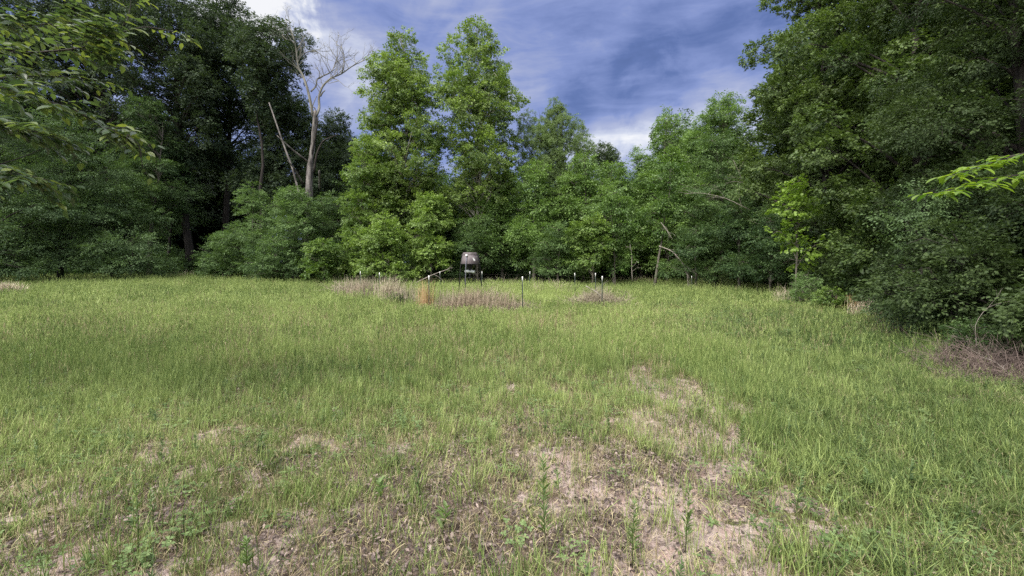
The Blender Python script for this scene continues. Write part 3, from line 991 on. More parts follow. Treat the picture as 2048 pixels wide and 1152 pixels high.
x1, y1 = thin(x, y, (1 - .93 * bare_at(x, y)) * .8)
scatter('ground_cover', 'low broad leaved weeds among the grass', 'herb', x1, y1, rng.uniform(.6, 1.3, len(x1)), rng.uniform(.7, 1.4, len(x1)), rng.uniform(0, 1, len(x1)), 6, .15, rng, .005)

# ------------------------------------------------------------------ woods behind (one mass) and undergrowth
def mass(name, label, key, spec, kind='stuff', wood=None):
    """spec: list of (x, y, H, cb, R, prof, nl, lr, ns, flat, droop, ss, tbase)"""
    rng = np.random.RandomState(len(spec) + 17)
    PP, RR, SS, TT = [], [], [], []
    mb = MB()
    for (x, y, H, cb, R, prof, nl, lr, ns, fl, dp, ss, tb) in spec:
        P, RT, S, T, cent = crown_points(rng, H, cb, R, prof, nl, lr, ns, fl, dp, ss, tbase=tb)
        z0 = gz(x, y)
        k_ = P[:, 2] > 0.05
        PP.append(P[k_] + [x, y, z0]); RR.append(RT[k_]); SS.append(S[k_]); TT.append(T[k_])
        if wood:
            n = 6; t = np.linspace(0, 1, n)
            pts = np.stack([x + np.cumsum(rng.normal(0, .15, n)) * t, y + np.cumsum(rng.normal(0, .15, n)) * t, z0 - .1 + t * H * .9], 1)
            mb.tube(pts, (0.012 * H + .03) * (1 - .9 * t), 6)
            for c, *_ in cent[::2]:
                q = pts[min(n - 1, max(1, int(c[2] / H * n) - 1))]
                mb.tube(bend(q, c + [x, y, z0], .3, 4), np.linspace(.07, .015, 4), 3, cap=False)
    P = np.concatenate(PP); S = np.concatenate(SS)
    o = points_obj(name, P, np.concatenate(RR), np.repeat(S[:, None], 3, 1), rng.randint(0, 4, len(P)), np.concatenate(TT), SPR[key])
    tag(o, label, None, None, kind)
    if wood:
        w = mb.build(wood, M['bark_dark'], None, smooth=True); tag(w, 'dark trunks inside the woods behind the first trees', None, None, 'stuff')


rw = np.random.RandomState(31)
spec = []
for i in range(34):      # left half: tall dark
    x = rw.uniform(-75, -12); y = rw.uniform(46, 66)
    H = rw.uniform(15, 21) if x < -24 else rw.uniform(10, 14)
    spec.append((x, y, H, H * .12, rw.uniform(4, 5.5), 'round', 26, 2.2, 34, .7, .05, 1.9, .45))
mass('woods', 'dark mass of oak woods behind the left trees', 'oak', spec, wood='woods_trunks')
spec = []
for i in range(26):      # centre and right-centre: lower, greener
    x = rw.uniform(-14, 30); y = rw.uniform(44, 62)
    H = rw.uniform(10, 14) * (1 if x < 14 else 1.25)
    if 4 < x < 15: H = min(H, 10.5 * y / 44)
    spec.append((x, y, H, .8, rw.uniform(3.5, 5), 'round', 22, 2.0, 34, .7, .05, 1.9, .4))
mass('woods', 'green wood beyond the middle of the clearing', 'shrub', spec, wood='woods_trunks')
spec = []
for i in range(34):      # right side, behind the near oaks
    y = rw.uniform(2, 40); x = float(edge_x(np.array([y]))[0]) + rw.uniform(6, 26)
    H = rw.uniform(15, 22) if y > 14 else rw.uniform(13, 18)
    if x / y < .42: continue
    spec.append((x, y, H, .8, rw.uniform(3.4, 4.6), 'round', 26, 1.8, 34, .7, .05, 1.7, .35))
mass('woods', 'dark wood deep behind the right hand oaks', 'oakr', spec, wood='woods_trunks')

spec = []
for i in range(110):      # brushy foot of the far wood
    x = rw.uniform(-56, 16); y = 38.2 + rw.uniform(0, 7)
    H = rw.uniform(1.2, 4.5) if y > 40 else rw.uniform(.8, 2.2)
    spec.append((x, y, H, .1, rw.uniform(1.0, 2.0), 'dome', 6, .9, 22, .6, .1, 1.2, rw.uniform(.1, .5)))
spec2 = []
for i in range(60):
    y = 5 + 32 * rw.uniform(0, 1) ** 1.5; x = float(edge_x(np.array([y]))[0]) + rw.uniform(1.2, 6)
    H = rw.uniform(1.0, 3.5)
    spec2.append((x, y, H, .1, rw.uniform(.8, 1.5), 'dome', 9, .6, 44, .6, .1, 1.0, rw.uniform(.2, .8)))
mass('undergrowth', 'low leafy undergrowth along the foot of the woods', 'shrub', spec)
mass('undergrowth', 'low leafy undergrowth under the right hand oaks', 'nearoak', spec2)

# ------------------------------------------------------------------ the trees one can tell apart
T = lambda *a, **k_: tree(*a, **k_)
# -- left, tall dark oaks
T('oak_tree', 'tree', 'tall dark oak at the far left rising behind the layered bluish trees', 40, 40, -190, 165, 'oak', 'dome', 420, seed=1, lrk=1.1, dens=.75)
T('oak_tree', 'tree', 'tall dark oak second from the left, its crown cut by the top of the picture', 215, 41, -150, 130, 'oak', 'dome', 380, seed=2, lrk=1.1, dens=.7)
T('oak_tree', 'tree', 'tall dark oak with leaning trunk left of the bare dead tree and its neighbour', 385, 40, -70, 118, 'oak', 'round', 330, seed=3, lean=(-2.6, 0), lrk=1.0, dens=.95, wob=.014)
T('oak_tree', 'tree', 'dark oak with open crown right against the bright cloud beside the dead tree', 522, 39, 45, 84, 'oak', 'vase', 225, seed=4, dens=1.15, lean=(1.0, 0), trunk_r=.22, lrk=.8, wob=.010)
T('oak_tree', 'tree', 'smaller dark oak between two taller oaks left of the dead tree', 446, 44, -25, 92, 'oak', 'round', 330, seed=5, dens=1.1)
T('oak_tree', 'tree', 'dark round-topped oak showing right behind the dead tree', 668, 46, 228, 66, 'oak', 'dome', 420, seed=6, dens=1.0, tbase=.65)
T('oak_tree', 'tree', 'low dark oak standing just left behind the dead tree', 592, 44, 190, 66, 'oak', 'dome', 430, seed=7, tbase=.7)
T('oak_tree', 'tree', 'dense dark oak behind the leaning dead trunk', 540, 43, 150, 62, 'oak', 'dome', 430, seed=9, tbase=.45)
T('oak_tree', 'tree', 'distant olive oak top showing between the willow and the right hand trees', 1208, 52, 288, 40, 'oak', 'round', 380, seed=8, tbase=.95)
# -- left, layered bluish understory trees
gB = 'layered bluish green trees on the left'
T('layered_tree', 'tree', 'tall mid green tree rising behind the layered bluish trees, left of the leaning oak', 300, 37, 200, 70, 'shrub', 'round', 450, seed=16, group=gB, tbase=.25, dens=.8)
T('layered_tree', 'tree', 'leftmost layered bluish green tree at the edge of the picture', -40, 27, 150, 150, 'blue', 'dome', 545, seed=10, group=gB, tbase=.45, dens=.75)
T('layered_tree', 'tree', 'large layered bluish tree with drooping tiers in front of the tall oaks', 120, 31, 215, 130, 'blue', 'dome', 540, seed=11, group=gB, tbase=.6, dens=.75)
T('layered_tree', 'tree', 'layered bluish tree sloping down toward the dark gap in the woods', 225, 33, 335, 100, 'blue', 'dome', 535, seed=12, group=gB, tbase=.6, dens=.75)
T('layered_tree', 'tree', 'low bushy bluish tree touching the grass left of the dark gap', 262, 31, 455, 62, 'blue', 'dome', 552, seed=13, group=gB, tbase=.6)
T('layered_tree', 'tree', 'middle height green tree behind the dark gap in the left woods', 335, 40, 305, 85, 'blue', 'round', 450, seed=14, group=gB, tbase=.85)
T('layered_tree', 'tree', 'low layered tree at the left border just behind the straw tussock', 40, 29, 400, 90, 'blue', 'dome', 548, seed=15, group=gB, tbase=.45)
# -- green shrubs round the dead tree
gS = 'green shrubs round the foot of the dead tree'
T('shrub_tree', 'shrub', 'broad green shrub left of the dead tree, its top level with the fallen pole', 505, 35, 372, 72, 'shrub', 'dome', 545, seed=20, group=gS, tbase=.75)
T('shrub_tree', 'shrub', 'tall green shrub at the foot of the dead tree covering its lower trunk', 585, 34, 372, 58, 'shrub', 'round', 545, seed=21, group=gS, tbase=.7)
T('shrub_tree', 'shrub', 'dark green shrub between the dead tree and the first sycamore', 664, 36, 380, 60, 'shrub', 'dome', 548, seed=22, group=gS, tbase=.5)
T('shrub_tree', 'shrub', 'small light green shrub low in front of the dead tree', 648, 31.5, 478, 36, 'young', 'dome', 553, seed=23, group=gS, tbase=.25, lrk=.7)
T('shrub_tree', 'shrub', 'low dark shrub right of the dark gap at the edge of the grass', 448, 35, 462, 48, 'shrub', 'dome', 550, seed=24, group=gS, tbase=.35)
T('shrub_tree', 'shrub', 'low wide shrub at the grass edge below the broad green shrub', 545, 32, 470, 62, 'shrub', 'dome', 552, seed=25, group=gS, tbase=.5)
# -- sycamores
T('sycamore_tree', 'tree', 'left of the two tall bright sycamores standing against the cloudy sky', 800, 36, 56, 100, 'syc', 'cone', 470, seed=30, dens=1.15, tbase=.45, nsk=1.0, trunk_r=.27, lrk=.78)
T('sycamore_tree', 'tree', 'right of the two tall sycamores, with the pale trunk behind the feeder', 953, 36, 43, 104, 'syc', 'syc', 410, seed=31, dens=1.0, tbase=.42, nsk=.88, trunk_r=.24, lrk=.78)
gY = 'young green trees at the foot of the sycamores'
T('young_tree', 'tree', 'yellow green tree filling the left foot of the left sycamore', 742, 34, 272, 64, 'young', 'dome', 540, seed=32, group=gY, tbase=.45, nsk=.8)
T('young_tree', 'tree', 'bright young tree low in front of the left sycamore', 765, 31, 425, 52, 'young', 'dome', 552, seed=33, group=gY, tbase=.75, lrk=.8)
T('young_tree', 'tree', 'bright young tree between the two sycamore trunks', 862, 32, 385, 50, 'young', 'dome', 540, seed=34, group=gY, tbase=.8, lrk=.8)
T('young_tree', 'tree', 'shaded green tree right behind the feeder', 955, 34, 430, 70, 'shrub', 'dome', 540, seed=35, group=gY, tbase=.55)
T('young_tree', 'tree', 'green tree under the right flank of the right sycamore', 1005, 36, 335, 55, 'mid', 'dome', 500, seed=36, group=gY, tbase=.45)
T('young_tree', 'tree', 'leafy green tree left under the feathery willow', 1068, 34, 322, 58, 'mid', 'dome', 530, seed=37, group=gY, tbase=.7)
T('willow_tree', 'tree', 'feathery grey green willow right of the tall sycamores', 1110, 38, 198, 80, 'willow', 'round', 440, seed=38, tbase=.65, updir=.5, dens=1.15, nsk=.6, trunk_r=.2)
gR = 'mixed green trees right of the willow'
T('broadleaf_tree', 'tree', 'round green tree directly below and right of the willow', 1168, 35, 308, 56, 'mid', 'round', 535, seed=40, group=gR, tbase=.7)
T('broadleaf_tree', 'tree', 'green tree below the gap of open sky', 1225, 37, 325, 50, 'mid', 'dome', 535, seed=41, group=gR, tbase=.65)
T('broadleaf_tree', 'tree', 'low bright green tree at the grass edge right of the willow', 1185, 31, 432, 52, 'young', 'dome', 530, seed=42, group=gR, tbase=.4, lrk=.75)
T('broadleaf_tree', 'tree', 'low dark green tree at the grass edge below the willow', 1115, 31.5, 450, 48, 'shrub', 'dome', 535, seed=43, group=gR, tbase=.6)
T('broadleaf_tree', 'tree', 'tall green tree bounding the open sky gap on its right', 1335, 37, 228, 58, 'mid', 'dome', 535, seed=44, group=gR, tbase=.6)
T('broadleaf_tree', 'tree', 'slim tree with a shoulder high crown left of the tall green tree', 1282, 39, 292, 40, 'mid', 'dome', 535, seed=45, group=gR, tbase=.4)
T('walnut_tree', 'tree', 'walnut with open leaf sprays whose top nearly meets the giant oak', 1440, 39, 188, 62, 'mid', 'top', 340, seed=46, dens=.8, tbase=.5)
T('broadleaf_tree', 'tree', 'green tree filling between the tall green tree and the walnut', 1392, 40, 262, 52, 'mid', 'dome', 535, seed=47, group=gR, tbase=.75)
T('slender_tree', 'tree', 'slender dark stemmed tree with its trunk bare to the fork above the bent branch', 1308, 30, 318, 42, 'mid', 'round', 470, seed=48, tbase=.2, lean=(1.2, 0), trunk_r=.10, dens=.6, lrk=.8)
T('slender_tree', 'tree', 'slender multi stemmed tree left of the slender dark stemmed one', 1232, 31, 372, 42, 'mid', 'round', 535, seed=49, tbase=.3, stems=3, dens=.7, lrk=.8)
T('feathery_tree', 'tree', 'dark feathery tree with dead branches left of the giant oak', 1432, 28.5, 262, 62, 'shrub', 'cone', 520, seed=50, tbase=.55)
T('feathery_tree', 'tree', 'dark tree reaching to the grass below the giant oak', 1478, 26, 395, 66, 'shrub', 'dome', 545, seed=51, tbase=.25)
T('broadleaf_tree', 'tree', 'dark low tree right of the bent dead branch', 1392, 27.5, 440, 50, 'shrub', 'dome', 548, seed=52, group=gR, tbase=.3)
T('broadleaf_tree', 'tree', 'dark low tree left of the bright sapling', 1540, 23.5, 430, 48, 'shrub', 'dome', 545, seed=53, group=gR, tbase=.15)
# -- right oaks
gO = 'big oaks on the right'
T('giant_oak', 'tree', 'giant oak with dark trunk showing, towering behind the bright sapling', 1650, 24, -120, 150, 'oakr', 'dome', 430, seed=60, group=gO, tbase=.6, trunk_r=.33, dens=.85)
T('giant_oak', 'tree', 'giant oak at the right behind the small bluish sapling', 1830, 17.5, -330, 190, 'oakr', 'dome', 430, seed=61, group=gO, tbase=.4, trunk_r=.3, dens=.8)
T('giant_oak', 'tree', 'nearest big oak overhanging the right border with large dark leaves', 2080, 10.5, -420, 250, 'nearoak', 'dome', 520, seed=62, group=gO, tbase=.5, trunk_r=.25, dens=1.0, lrk=1.1)
T('understory_tree', 'tree', 'low dark tree under the giant oak right of the bright sapling', 1690, 19.5, 400, 62, 'oakr', 'dome', 550, seed=63, tbase=.25)
T('understory_tree', 'tree', 'low leafy tree filling below the second giant oak', 1765, 15, 375, 75, 'oakr', 'dome', 560, seed=64, tbase=.35)
T('understory_tree', 'tree', 'dark leafy tree behind the bluish sapling, hanging to the ground', 1900, 11.5, 300, 115, 'nearoak', 'dome', 590, seed=65, tbase=.45)
T('understory_tree', 'tree', 'dark leafy thicket tree at the right border above the dead brush', 2030, 8.8, 310, 130, 'nearoak', 'dome', 585, seed=66, tbase=.35)
T('sapling', 'tree', 'bright yellow green sapling standing in front of the giant oak', 1592, 19, 352, 48, 'bright', 'cone', 525, seed=67, tbase=.7, dens=.55, nsk=.6, trunk_r=.05)
T('sapling', 'tree', 'small bluish sapling with thin dark trunk before the dark thicket', 1838, 10, 372, 52, 'blue', 'round', 520, seed=68, tbase=.7, lrk=.35, sk=.5, trunk_r=.045, lean=(.15, 0))
T('bush', 'bush', 'light green bush below the bright sapling', 1615, 16.5, 545, 42, 'shrub', 'dome', 600, seed=69, tbase=.95, lrk=.35, sk=.45)
T('bush', 'bush', 'small green bush right of the light green bush beside straw stalks', 1665, 14.5, 572, 22, 'young', 'dome', 610, seed=70, tbase=.4, lrk=.3, sk=.4)
T('bush', 'bush', 'dark leggy bush at the foot of the bluish sapling', 1830, 9.2, 580, 60, 'blue', 'dome', 660, seed=71, tbase=.4, lrk=.3, sk=.4)
T('bush', 'bush', 'dark green needle leaved bush in the dead brush at the right', 1945, 7.0, 640, 42, 'shrub', 'dome', 700, seed=72, tbase=.2, lrk=.22, sk=.3)


T('bush', 'bush', 'dark overhanging leafy bush beside the dead brush at the right', 1915, 8.3, 440, 95, 'nearoak', 'dome', 665, seed=73, tbase=.5, lrk=.7)
T('bush', 'bush', 'dark leafy bush at the wood corner right of the straw stalks', 1810, 10.6, 500, 60, 'nearoak', 'dome', 632, seed=74, tbase=.5, lrk=.7)


# ------------------------------------------------------------------ dead tree (snag)
def fractal(mb, rng, p, d, L, r, depth, sides=5, updraw=.25):
    """forking bare branch"""
    n = 4
    pts = [np.array(p, float)]
    dd = d / np.linalg.norm(d)
    for i in range(n):
        dd = dd + rng.normal(0, .13, 3) + np.array([0, 0, .05 * updraw]); dd /= np.linalg.norm(dd)
        pts.append(pts[-1] + dd * L / n)
    r1 = r * .62
    mb.tube(pts, np.linspace(r, r1, n + 1), sides, cap=depth == 0)
    if depth == 0: return
    k_ = 2 if rng.uniform() < .65 else 3
    for j in range(k_):
        nd = dd + rng.normal(0, .42, 3) * np.array([1, .6, 1]); nd[2] += updraw * .5
        fractal(mb, rng, pts[-1], nd, L * rng.uniform(.62, .85), r1 * .85, depth - 1, max(3, sides - 1), updraw)
    if rng.uniform() < .6:
        nd = dd + rng.normal(0, .7, 3)
        fractal(mb, rng, pts[2], nd, L * .5, r1 * .5, max(0, depth - 2), 3, updraw)


YS = 38.0
sx = (622 - 1024) / F * YS
snag = tag(empty('dead_tree', (sx, YS, gz(sx, YS))), 'bare grey dead tree with forked pale limbs against the cloudy sky', 'dead tree')
rs = np.random.RandomState(12)


def path(lst, dys=None):
    P = []
    for i, (a, b) in enumerate(lst):
        q = at(a, b, YS) - np.array([sx, YS, gz(sx, YS)])
        q[1] += (dys[i] if dys else 0)
        P.append(q)
    P = np.array(P)
    t = np.arange(len(P)); tt = np.linspace(0, len(P) - 1, (len(P) - 1) * 3 + 1)
    # smooth through the points
    out = np.stack([np.interp(tt, t, P[:, k_]) for k_ in range(3)], 1)
    out[1:-1] = (out[:-2] + 2 * out[1:-1] + out[2:]) / 4
    return out


pxm = YS / F
mb = MB()
tp = path([(612, 560), (615, 500), (616, 440), (617, 390), (620, 330), (626, 290), (628, 255), (631, 222)])
mb.tube(tp, np.interp(np.linspace(0, 1, len(tp)), [0, .2, .5, .65, 1], [13, 10, 6.4, 4.5, 3.3]) * pxm * (1 + .10 * np.sin(np.arange(len(tp)) * 2.3)), 10)
mb.build('trunk', M['dead_wood'], snag, True)
LIMBS = [
    # path, r0, r1 (pixels), forks
    ([(626, 232), (624, 205), (620, 180), (613, 158), (605, 142), (605, 120), (603, 95), (598, 75)], 6.0, 1.4, [0, -.3, -.5, -.6, -.8, -1, -1.2, -1.4]),
    ([(632, 232), (637, 215), (634, 190), (641, 168), (655, 150), (676, 140), (695, 122), (720, 107)], 5.6, 1.4, [0, .2, .3, .4, .6, .8, 1, 1.2]),
    ([(622, 183), (629, 168), (627, 152), (640, 143), (655, 133), (660, 115), (664, 98)], 3.4, 1.2, [0, .4, .6, .8, 1, 1.1, 1.2]),
    ([(605, 130), (612, 115), (622, 107), (636, 105), (645, 112)], 2.6, 1.0, [-.8, -.6, -.4, -.2, 0]),
    ([(676, 140), (684, 125), (686, 108), (683, 92)], 2.6, 1.0, [.8, .5, .3, 0]),
    ([(655, 150), (672, 156), (683, 166)], 1.8, .8, [.6, .3, .1]),
    ([(638, 190), (644, 184), (650, 181)], 3.2, 2.0, [.3, .1, 0]),
    ([(610, 160), (602, 155), (596, 153)], 2.4, 1.4, [-.5, -.3, 0]),
    ([(603, 100), (594, 92), (585, 90), (575, 82), (567, 72)], 2.2, 1.0, [-1.2, -1, -.8, -.5, -.3]),
    ([(632, 222), (628, 214), (622, 212), (630, 190)], 2.4, 1.6, [0, .1, .2, .3]),
]
for i, (pp, r0, r1, dy) in enumerate(LIMBS):
    mb = MB()
    P = path(pp, dy)
    mb.tube(P, np.linspace(r0 * .5, r1 * .5, len(P)) * pxm, 7)
    # twigs forking off along the upper part
    if i not in (6, 7, 9):
        for j in range(len(P) // 3 if i < 3 else 2, len(P) - 1, 1 if i < 3 else 2):
            d = P[j + 1] - P[j]; d /= np.linalg.norm(d)
            side = np.array([rs.choice([-1, 1]) * .8, rs.uniform(-.5, .5), rs.uniform(.1, .7)])
            fractal(mb, rs, P[j], d * .6 + side, rs.uniform(.6, 1.2), .75 * pxm, 2, 4, .5)
        fractal(mb, rs, P[-1], P[-1] - P[-2], .8, r1 * .6 * pxm, 3, 4, .5)
    mb.build('branch', M['dead_upper'], snag, True)
mb = MB()
for pp, r0, r1 in (([(622, 320), (632, 285), (640, 255), (641, 240)], 5, 3), ([(628, 345), (636, 310), (650, 285), (668, 278), (682, 274)], 5.5, 1.5)):
    mb = MB(); P = path(pp, [0, -.3, -.5, -.6, -.7][:len(pp)]); mb.tube(P, np.linspace(r0 * .42, r1 * .42, len(P)) * pxm, 6)
    b = mb.build('branch', M['bark_dark'], snag, True); b['label'] = 'dark bark covered side limb'
for pp, r0, r1 in (([(614, 322), (600, 308), (581, 286)], 4.5, 2.2), ([(640, 378), (652, 364), (661, 352)], 6, 4), ([(606, 368), (604, 345), (601, 333)], 6, 2)):
    mb = MB(); P = path(pp, [0, -1.2, -2.2]); mb.tube(P, np.linspace(r0 * .42, r1 * .42, len(P)) * pxm, 6)
    b = mb.build('branch_stub', M['dead_wood'], snag, True)
rv = np.random.RandomState(8)
nv = 420
tv = rv.uniform(.02, .42, nv) ** 1.0
iv = tv * (len(tp) - 1); i0 = iv.astype(int); pv = tp[i0] + (tp[np.minimum(i0 + 1, len(tp) - 1)] - tp[i0]) * (iv - i0)[:, None]
av = rv.uniform(0, 6.28, nv); rvv = (.5 + .8 * rv.uniform(size=nv)) * (1.3 - tv * 1.7)
pv = pv + np.stack([np.cos(av) * rvv, np.sin(av) * rvv, rv.normal(0, .2, nv)], 1)
vo = points_obj('vines', pv, np.stack([rv.normal(0, .3, nv), rv.uniform(0, .8, nv), av], 1), np.full((nv, 3), .75), rv.randint(0, 4, nv), rv.uniform(.1, .7, nv), SPR['shrub'], snag)
vo['kind'] = 'stuff'
# leaning dead pole left of it
YS2 = 37.0
q0 = at(588, 350, YS2); q1 = at(538, 205, YS2 + .5)
gp = q0 + (q0 - q1) * 0.95; base = np.array([gp[0], gp[1], gz(gp[0], gp[1])])
t_ = (q0[2] - base[2]) / (q1[2] - q0[2])
base = q0 + (q0 - q1) * t_; base[2] -= .1
pl = MB(); pts = np.array([base + (q1 - base) * t for t in np.linspace(0, 1, 9)]); pts[1:-1] += rs.normal(0, .05, (7, 3))
pl.tube(pts - base, np.linspace(.125, .05, 9), 8)
o = pl.build('dead_pole', M['dead_wood'], None, True); o.location = base
tag(o, 'broken pale dead trunk leaning left of the bare dead tree', 'dead tree')


def dead_branch(label, pts, r0, r1, n=9, seed=0, L=.8, mat='dead_pale', name='dead_branch'):
    r0 *= .55; r1 *= .7
    r = np.random.RandomState(seed); mb = MB()
    P = np.array(pts, float); t = np.arange(len(P)); tt = np.linspace(0, len(P) - 1, (len(P) - 1) * 3 + 1)
    Q = np.stack([np.interp(tt, t, P[:, k_]) for k_ in range(3)], 1); Q[1:-1] = (Q[:-2] + 2 * Q[1:-1] + Q[2:]) / 4
    mb.tube(Q - Q[0], np.linspace(r0, r1, len(Q)), 6)
    for i in range(n):
        j = r.randint(1, len(Q) - 1)
        d = Q[j + 1] - Q[j - 1]; d /= np.linalg.norm(d)
        fractal(mb, r, Q[j] - Q[0], d + r.normal(0, .6, 3), L * r.uniform(.4, 1), r1 * .9, 1, 4, -.3)
    o = mb.build(name, M[mat], None, True); o.location = Q[0]
    return tag(o, label, 'branch')


dead_branch('pale bent dead branch arching down to the grass below the slender tree', [at(1318, 492, 28.8), at(1345, 502, 28.2), at(1365, 525, 27.6), at(1378, 556, 27)], .07, .02, 12, 3, 1.3)
dead_branch('thin pale dead branch curving above the bent branch', [at(1322, 445, 28.6), at(1335, 462, 28), at(1345, 478, 27.6)], .03, .012, 5, 4, .8)
dead_branch('pale dead bough sticking out of the dark feathery tree', [at(1490, 375, 25.5), at(1478, 345, 25), at(1467, 320, 24.8)], .045, .015, 6, 5, 1.0)
dead_branch('long thin dead bough lying across the dark foliage left of the giant oak', [at(1500, 420, 24.6), at(1450, 395, 24.8), at(1400, 385, 25.2), at(1368, 388, 25.4)], .035, .012, 8, 6, .9)
dead_branch('pale fallen limb leaning low behind the left part of the post ring', [at(830, 566, 26), at(868, 548, 26), at(900, 537, 26.2)], .05, .02, 3, 7, .7)
dead_branch('pale fallen stick lying at the right corner of the post ring', [at(1172, 572, 16), at(1190, 582, 15.6), at(1203, 592, 15.2)], .03, .012, 3, 8, .5)
dead_branch('upright dead stem by the slender trees at the wood edge', [at(1265, 562, 30), at(1263, 535, 30), at(1264, 510, 30), at(1260, 488, 30)], .045, .02, 4, 9, .6)

# ------------------------------------------------------------------ deer feeder
M['feeder'] = simple_mat('feeder_metal', (0.105, 0.088, 0.092), (0.19, 0.16, 0.165), 14, .6, 0, .15, stretch=(1, 1, .3), spec=.5)
M['feeder_lid'] = simple_mat('feeder_lid_metal', (0.10, 0.085, 0.085), (0.17, 0.145, 0.15), 14, .7, 0, .3)
M['feeder_dark'] = simple_mat('feeder_leg', (0.012, 0.012, 0.014), (0.03, 0.03, 0.034), 20, .5, 0, .2)
M['feeder_grey'] = simple_mat('feeder_leg_grey', (0.09, 0.09, 0.11), (0.16, 0.16, 0.19), 20, .5, 0, .2)
M['pale_metal'] = simple_mat('pale_metal', (0.42, 0.45, 0.42), (0.6, 0.62, 0.58), 20, .5, 0, .2)
M['white'] = simple_mat('white_paint', (0.66, 0.66, 0.63), (0.82, 0.82, 0.8), 30, .6)
M['post'] = simple_mat('post_paint', (0.018, 0.03, 0.024), (0.045, 0.06, 0.048), 25, .6, 0, .1)
M['wire'] = simple_mat('wire', (0.05, 0.04, 0.035), (0.12, 0.10, 0.09), 20, .6, 0, .5)
YF = 18.0
fx = (940 - 1024) / F * YF; fz = gz(fx, YF)
feeder = tag(empty('deer_feeder', (fx, YF, fz)), 'dark metal deer feeder on legs inside the ring of posts', 'feeder')
zz = lambda py: EYE + (HY - py) / F * YF - fz
zt, zb, zc, zn = zz(505), zz(528), zz(539), zz(541)
rt, rb = 13.8 / F * YF, 18.2 / F * YF


def lathe(mb, prof, sides=28, a=0.0, ang0=0):
    V = []
    for r, z in prof:
        for s in range(sides):
            an = 2 * math.pi * s / sides + ang0
            V.append((r * math.cos(an), r * math.sin(an), z))
    Fc = []
    for i in range(len(prof) - 1):
        for s in range(sides):
            s2 = (s + 1) % sides
            Fc.append((i * sides + s, i * sides + s2, (i + 1) * sides + s2, (i + 1) * sides + s))
    mb.add(V, Fc, a)


mb = MB(); lathe(mb, [(rb - .01, zb), (rb, zb + .01), (rt + (rb - rt) * .2, zt - .10), (rt, zt - .09)]); mb.build('hopper', M['feeder'], feeder)
mb = MB(); lathe(mb, [(rb + .006, zb - .008), (rb + .026, zb - .008), (rb + .026, zb + .004), (rb + .002, zb + .006)]); mb.build('rim', M['feeder_dark'], feeder)
mb = MB(); lathe(mb, [(rt + (rb - rt) * .2 + .012, zt - .105), (rt + (rb - rt) * .2 + .012, zt - .09), (rt, zt - .006), (rt - .004, zt), (.001, zt + .002)]); mb.build('lid', M['feeder_lid'], feeder)
mb = MB(); lathe(mb, [(rb * .98, zb + .004), (rb * .56, zb + .002), (.09, zc + .02), (.08, zc - .02), (.07, zc - .06), (.001, zc - .06)]); mb.build('funnel', M['feeder_dark'], feeder, True)
# spinner housing: pale cylinder lying across, with a short neck
mb = MB()
hz_ = zz(543.5)
mb.tube([(0, 0, zc - .05), (0, 0, hz_ + .05)], [.05, .05], 10)
mb.tube([(-.21, -.03, hz_ + .01), (-.19, -.03, hz_ + .01), (0, 0, hz_ + .03), (.17, -.03, hz_ - .01), (.20, -.035, hz_ - .02)], [.055, .065, .075, .068, .06], 14)
mb.build('spinner_housing', M['pale_metal'], feeder, True)
mb = MB(); mb.tube([(0, 0, hz_ - .04), (0, 0, hz_ - .22)], [.035, .03], 8); mb.box((0, 0, hz_ - .24), (.16, .16, .03)); mb.build('motor', M['feeder_dark'], feeder)


def leg(a, grey=False):
    mb = MB()
    top = np.array([math.cos(a) * (rt + .05), math.sin(a) * (rt + .05), zt - .12])
    fr = rb * 1.42
    foot = np.array([math.cos(a) * fr, math.sin(a) * fr, gz(fx + math.cos(a) * fr, YF + math.sin(a) * fr) - fz - .03])
    kn = np.array([math.cos(a) * (rb + .03), math.sin(a) * (rb + .03), zb - .02])
    mb.tube([top, kn, foot], [.021, .021, .021], 8)
    return mb.build('leg', M['feeder_grey' if grey else 'feeder_dark'], feeder, True)


for a, gflag in ((math.radians(-108), True), (math.radians(12), False), (math.radians(165), False)):
    l = leg(a, gflag)
    mb = MB()
    c = np.array([math.cos(a) * (rt + .055), math.sin(a) * (rt + .055), zt - .13])
    V = []
    mb.box((0, 0, 0), (.085, .03, .075))
    b = mb.build('leg_bracket', M['white' if gflag else 'feeder_dark'], l); b.location = c + np.array([math.cos(a), math.sin(a), 0]) * .02; b.rotation_euler = (0, 0, a + math.pi / 2)
# deer head emblem: a flat white sticker bent round the hopper's front right
DEER = [(-.045, .075), (-.03, .03), (-.05, .045), (-.035, .0), (-.02, -.005), (-.012, -.035), (.002, -.062), (.03, -.05), (.052, -.065), (.066, -.03),
        (.05, .005), (.028, .02), (.018, .03), (.03, .06), (.018, .085), (.01, .05), (-.004, .028), (-.018, .035), (-.02, .06), (-.032, .085)]
mb = MB(); V = []
for u_, v_ in DEER:
    zc_ = (zb + zt - .1) / 2 - .0 + v_
    f_ = (zc_ - zb) / (zt - .1 - zb)
    r_c = rb + (rt + .015 - rb) * f_ + .006
    an = math.radians(-58) + u_ / rb
    V.append((math.cos(an) * r_c, math.sin(an) * r_c, zc_))
mb.add(V, [tuple(range(len(V)))])
mb.build('deer_emblem', M['white'], feeder)

# ------------------------------------------------------------------ ring of posts with wire
POSTS = [(721, 543, 22.0), (759, 545, 19.0), (858, 551, 15.0), (1045, 553, 14.0), (1204, 552, 15.0), (1191, 546, 18.5), (1151, 546, 21.0), (1058, 543, 23.0), (964, 543, 23.5), (881, 543, 23.5)]
p0x, p0y = (958 - 1024) / F * 18.5, 18.5
fence = tag(empty('wire_fence', (p0x, p0y, gz(p0x, p0y))), 'ring of dark steel posts with white tips and thin wire round the feeder', 'fence')
fo = np.array([p0x, p0y, gz(p0x, p0y)])


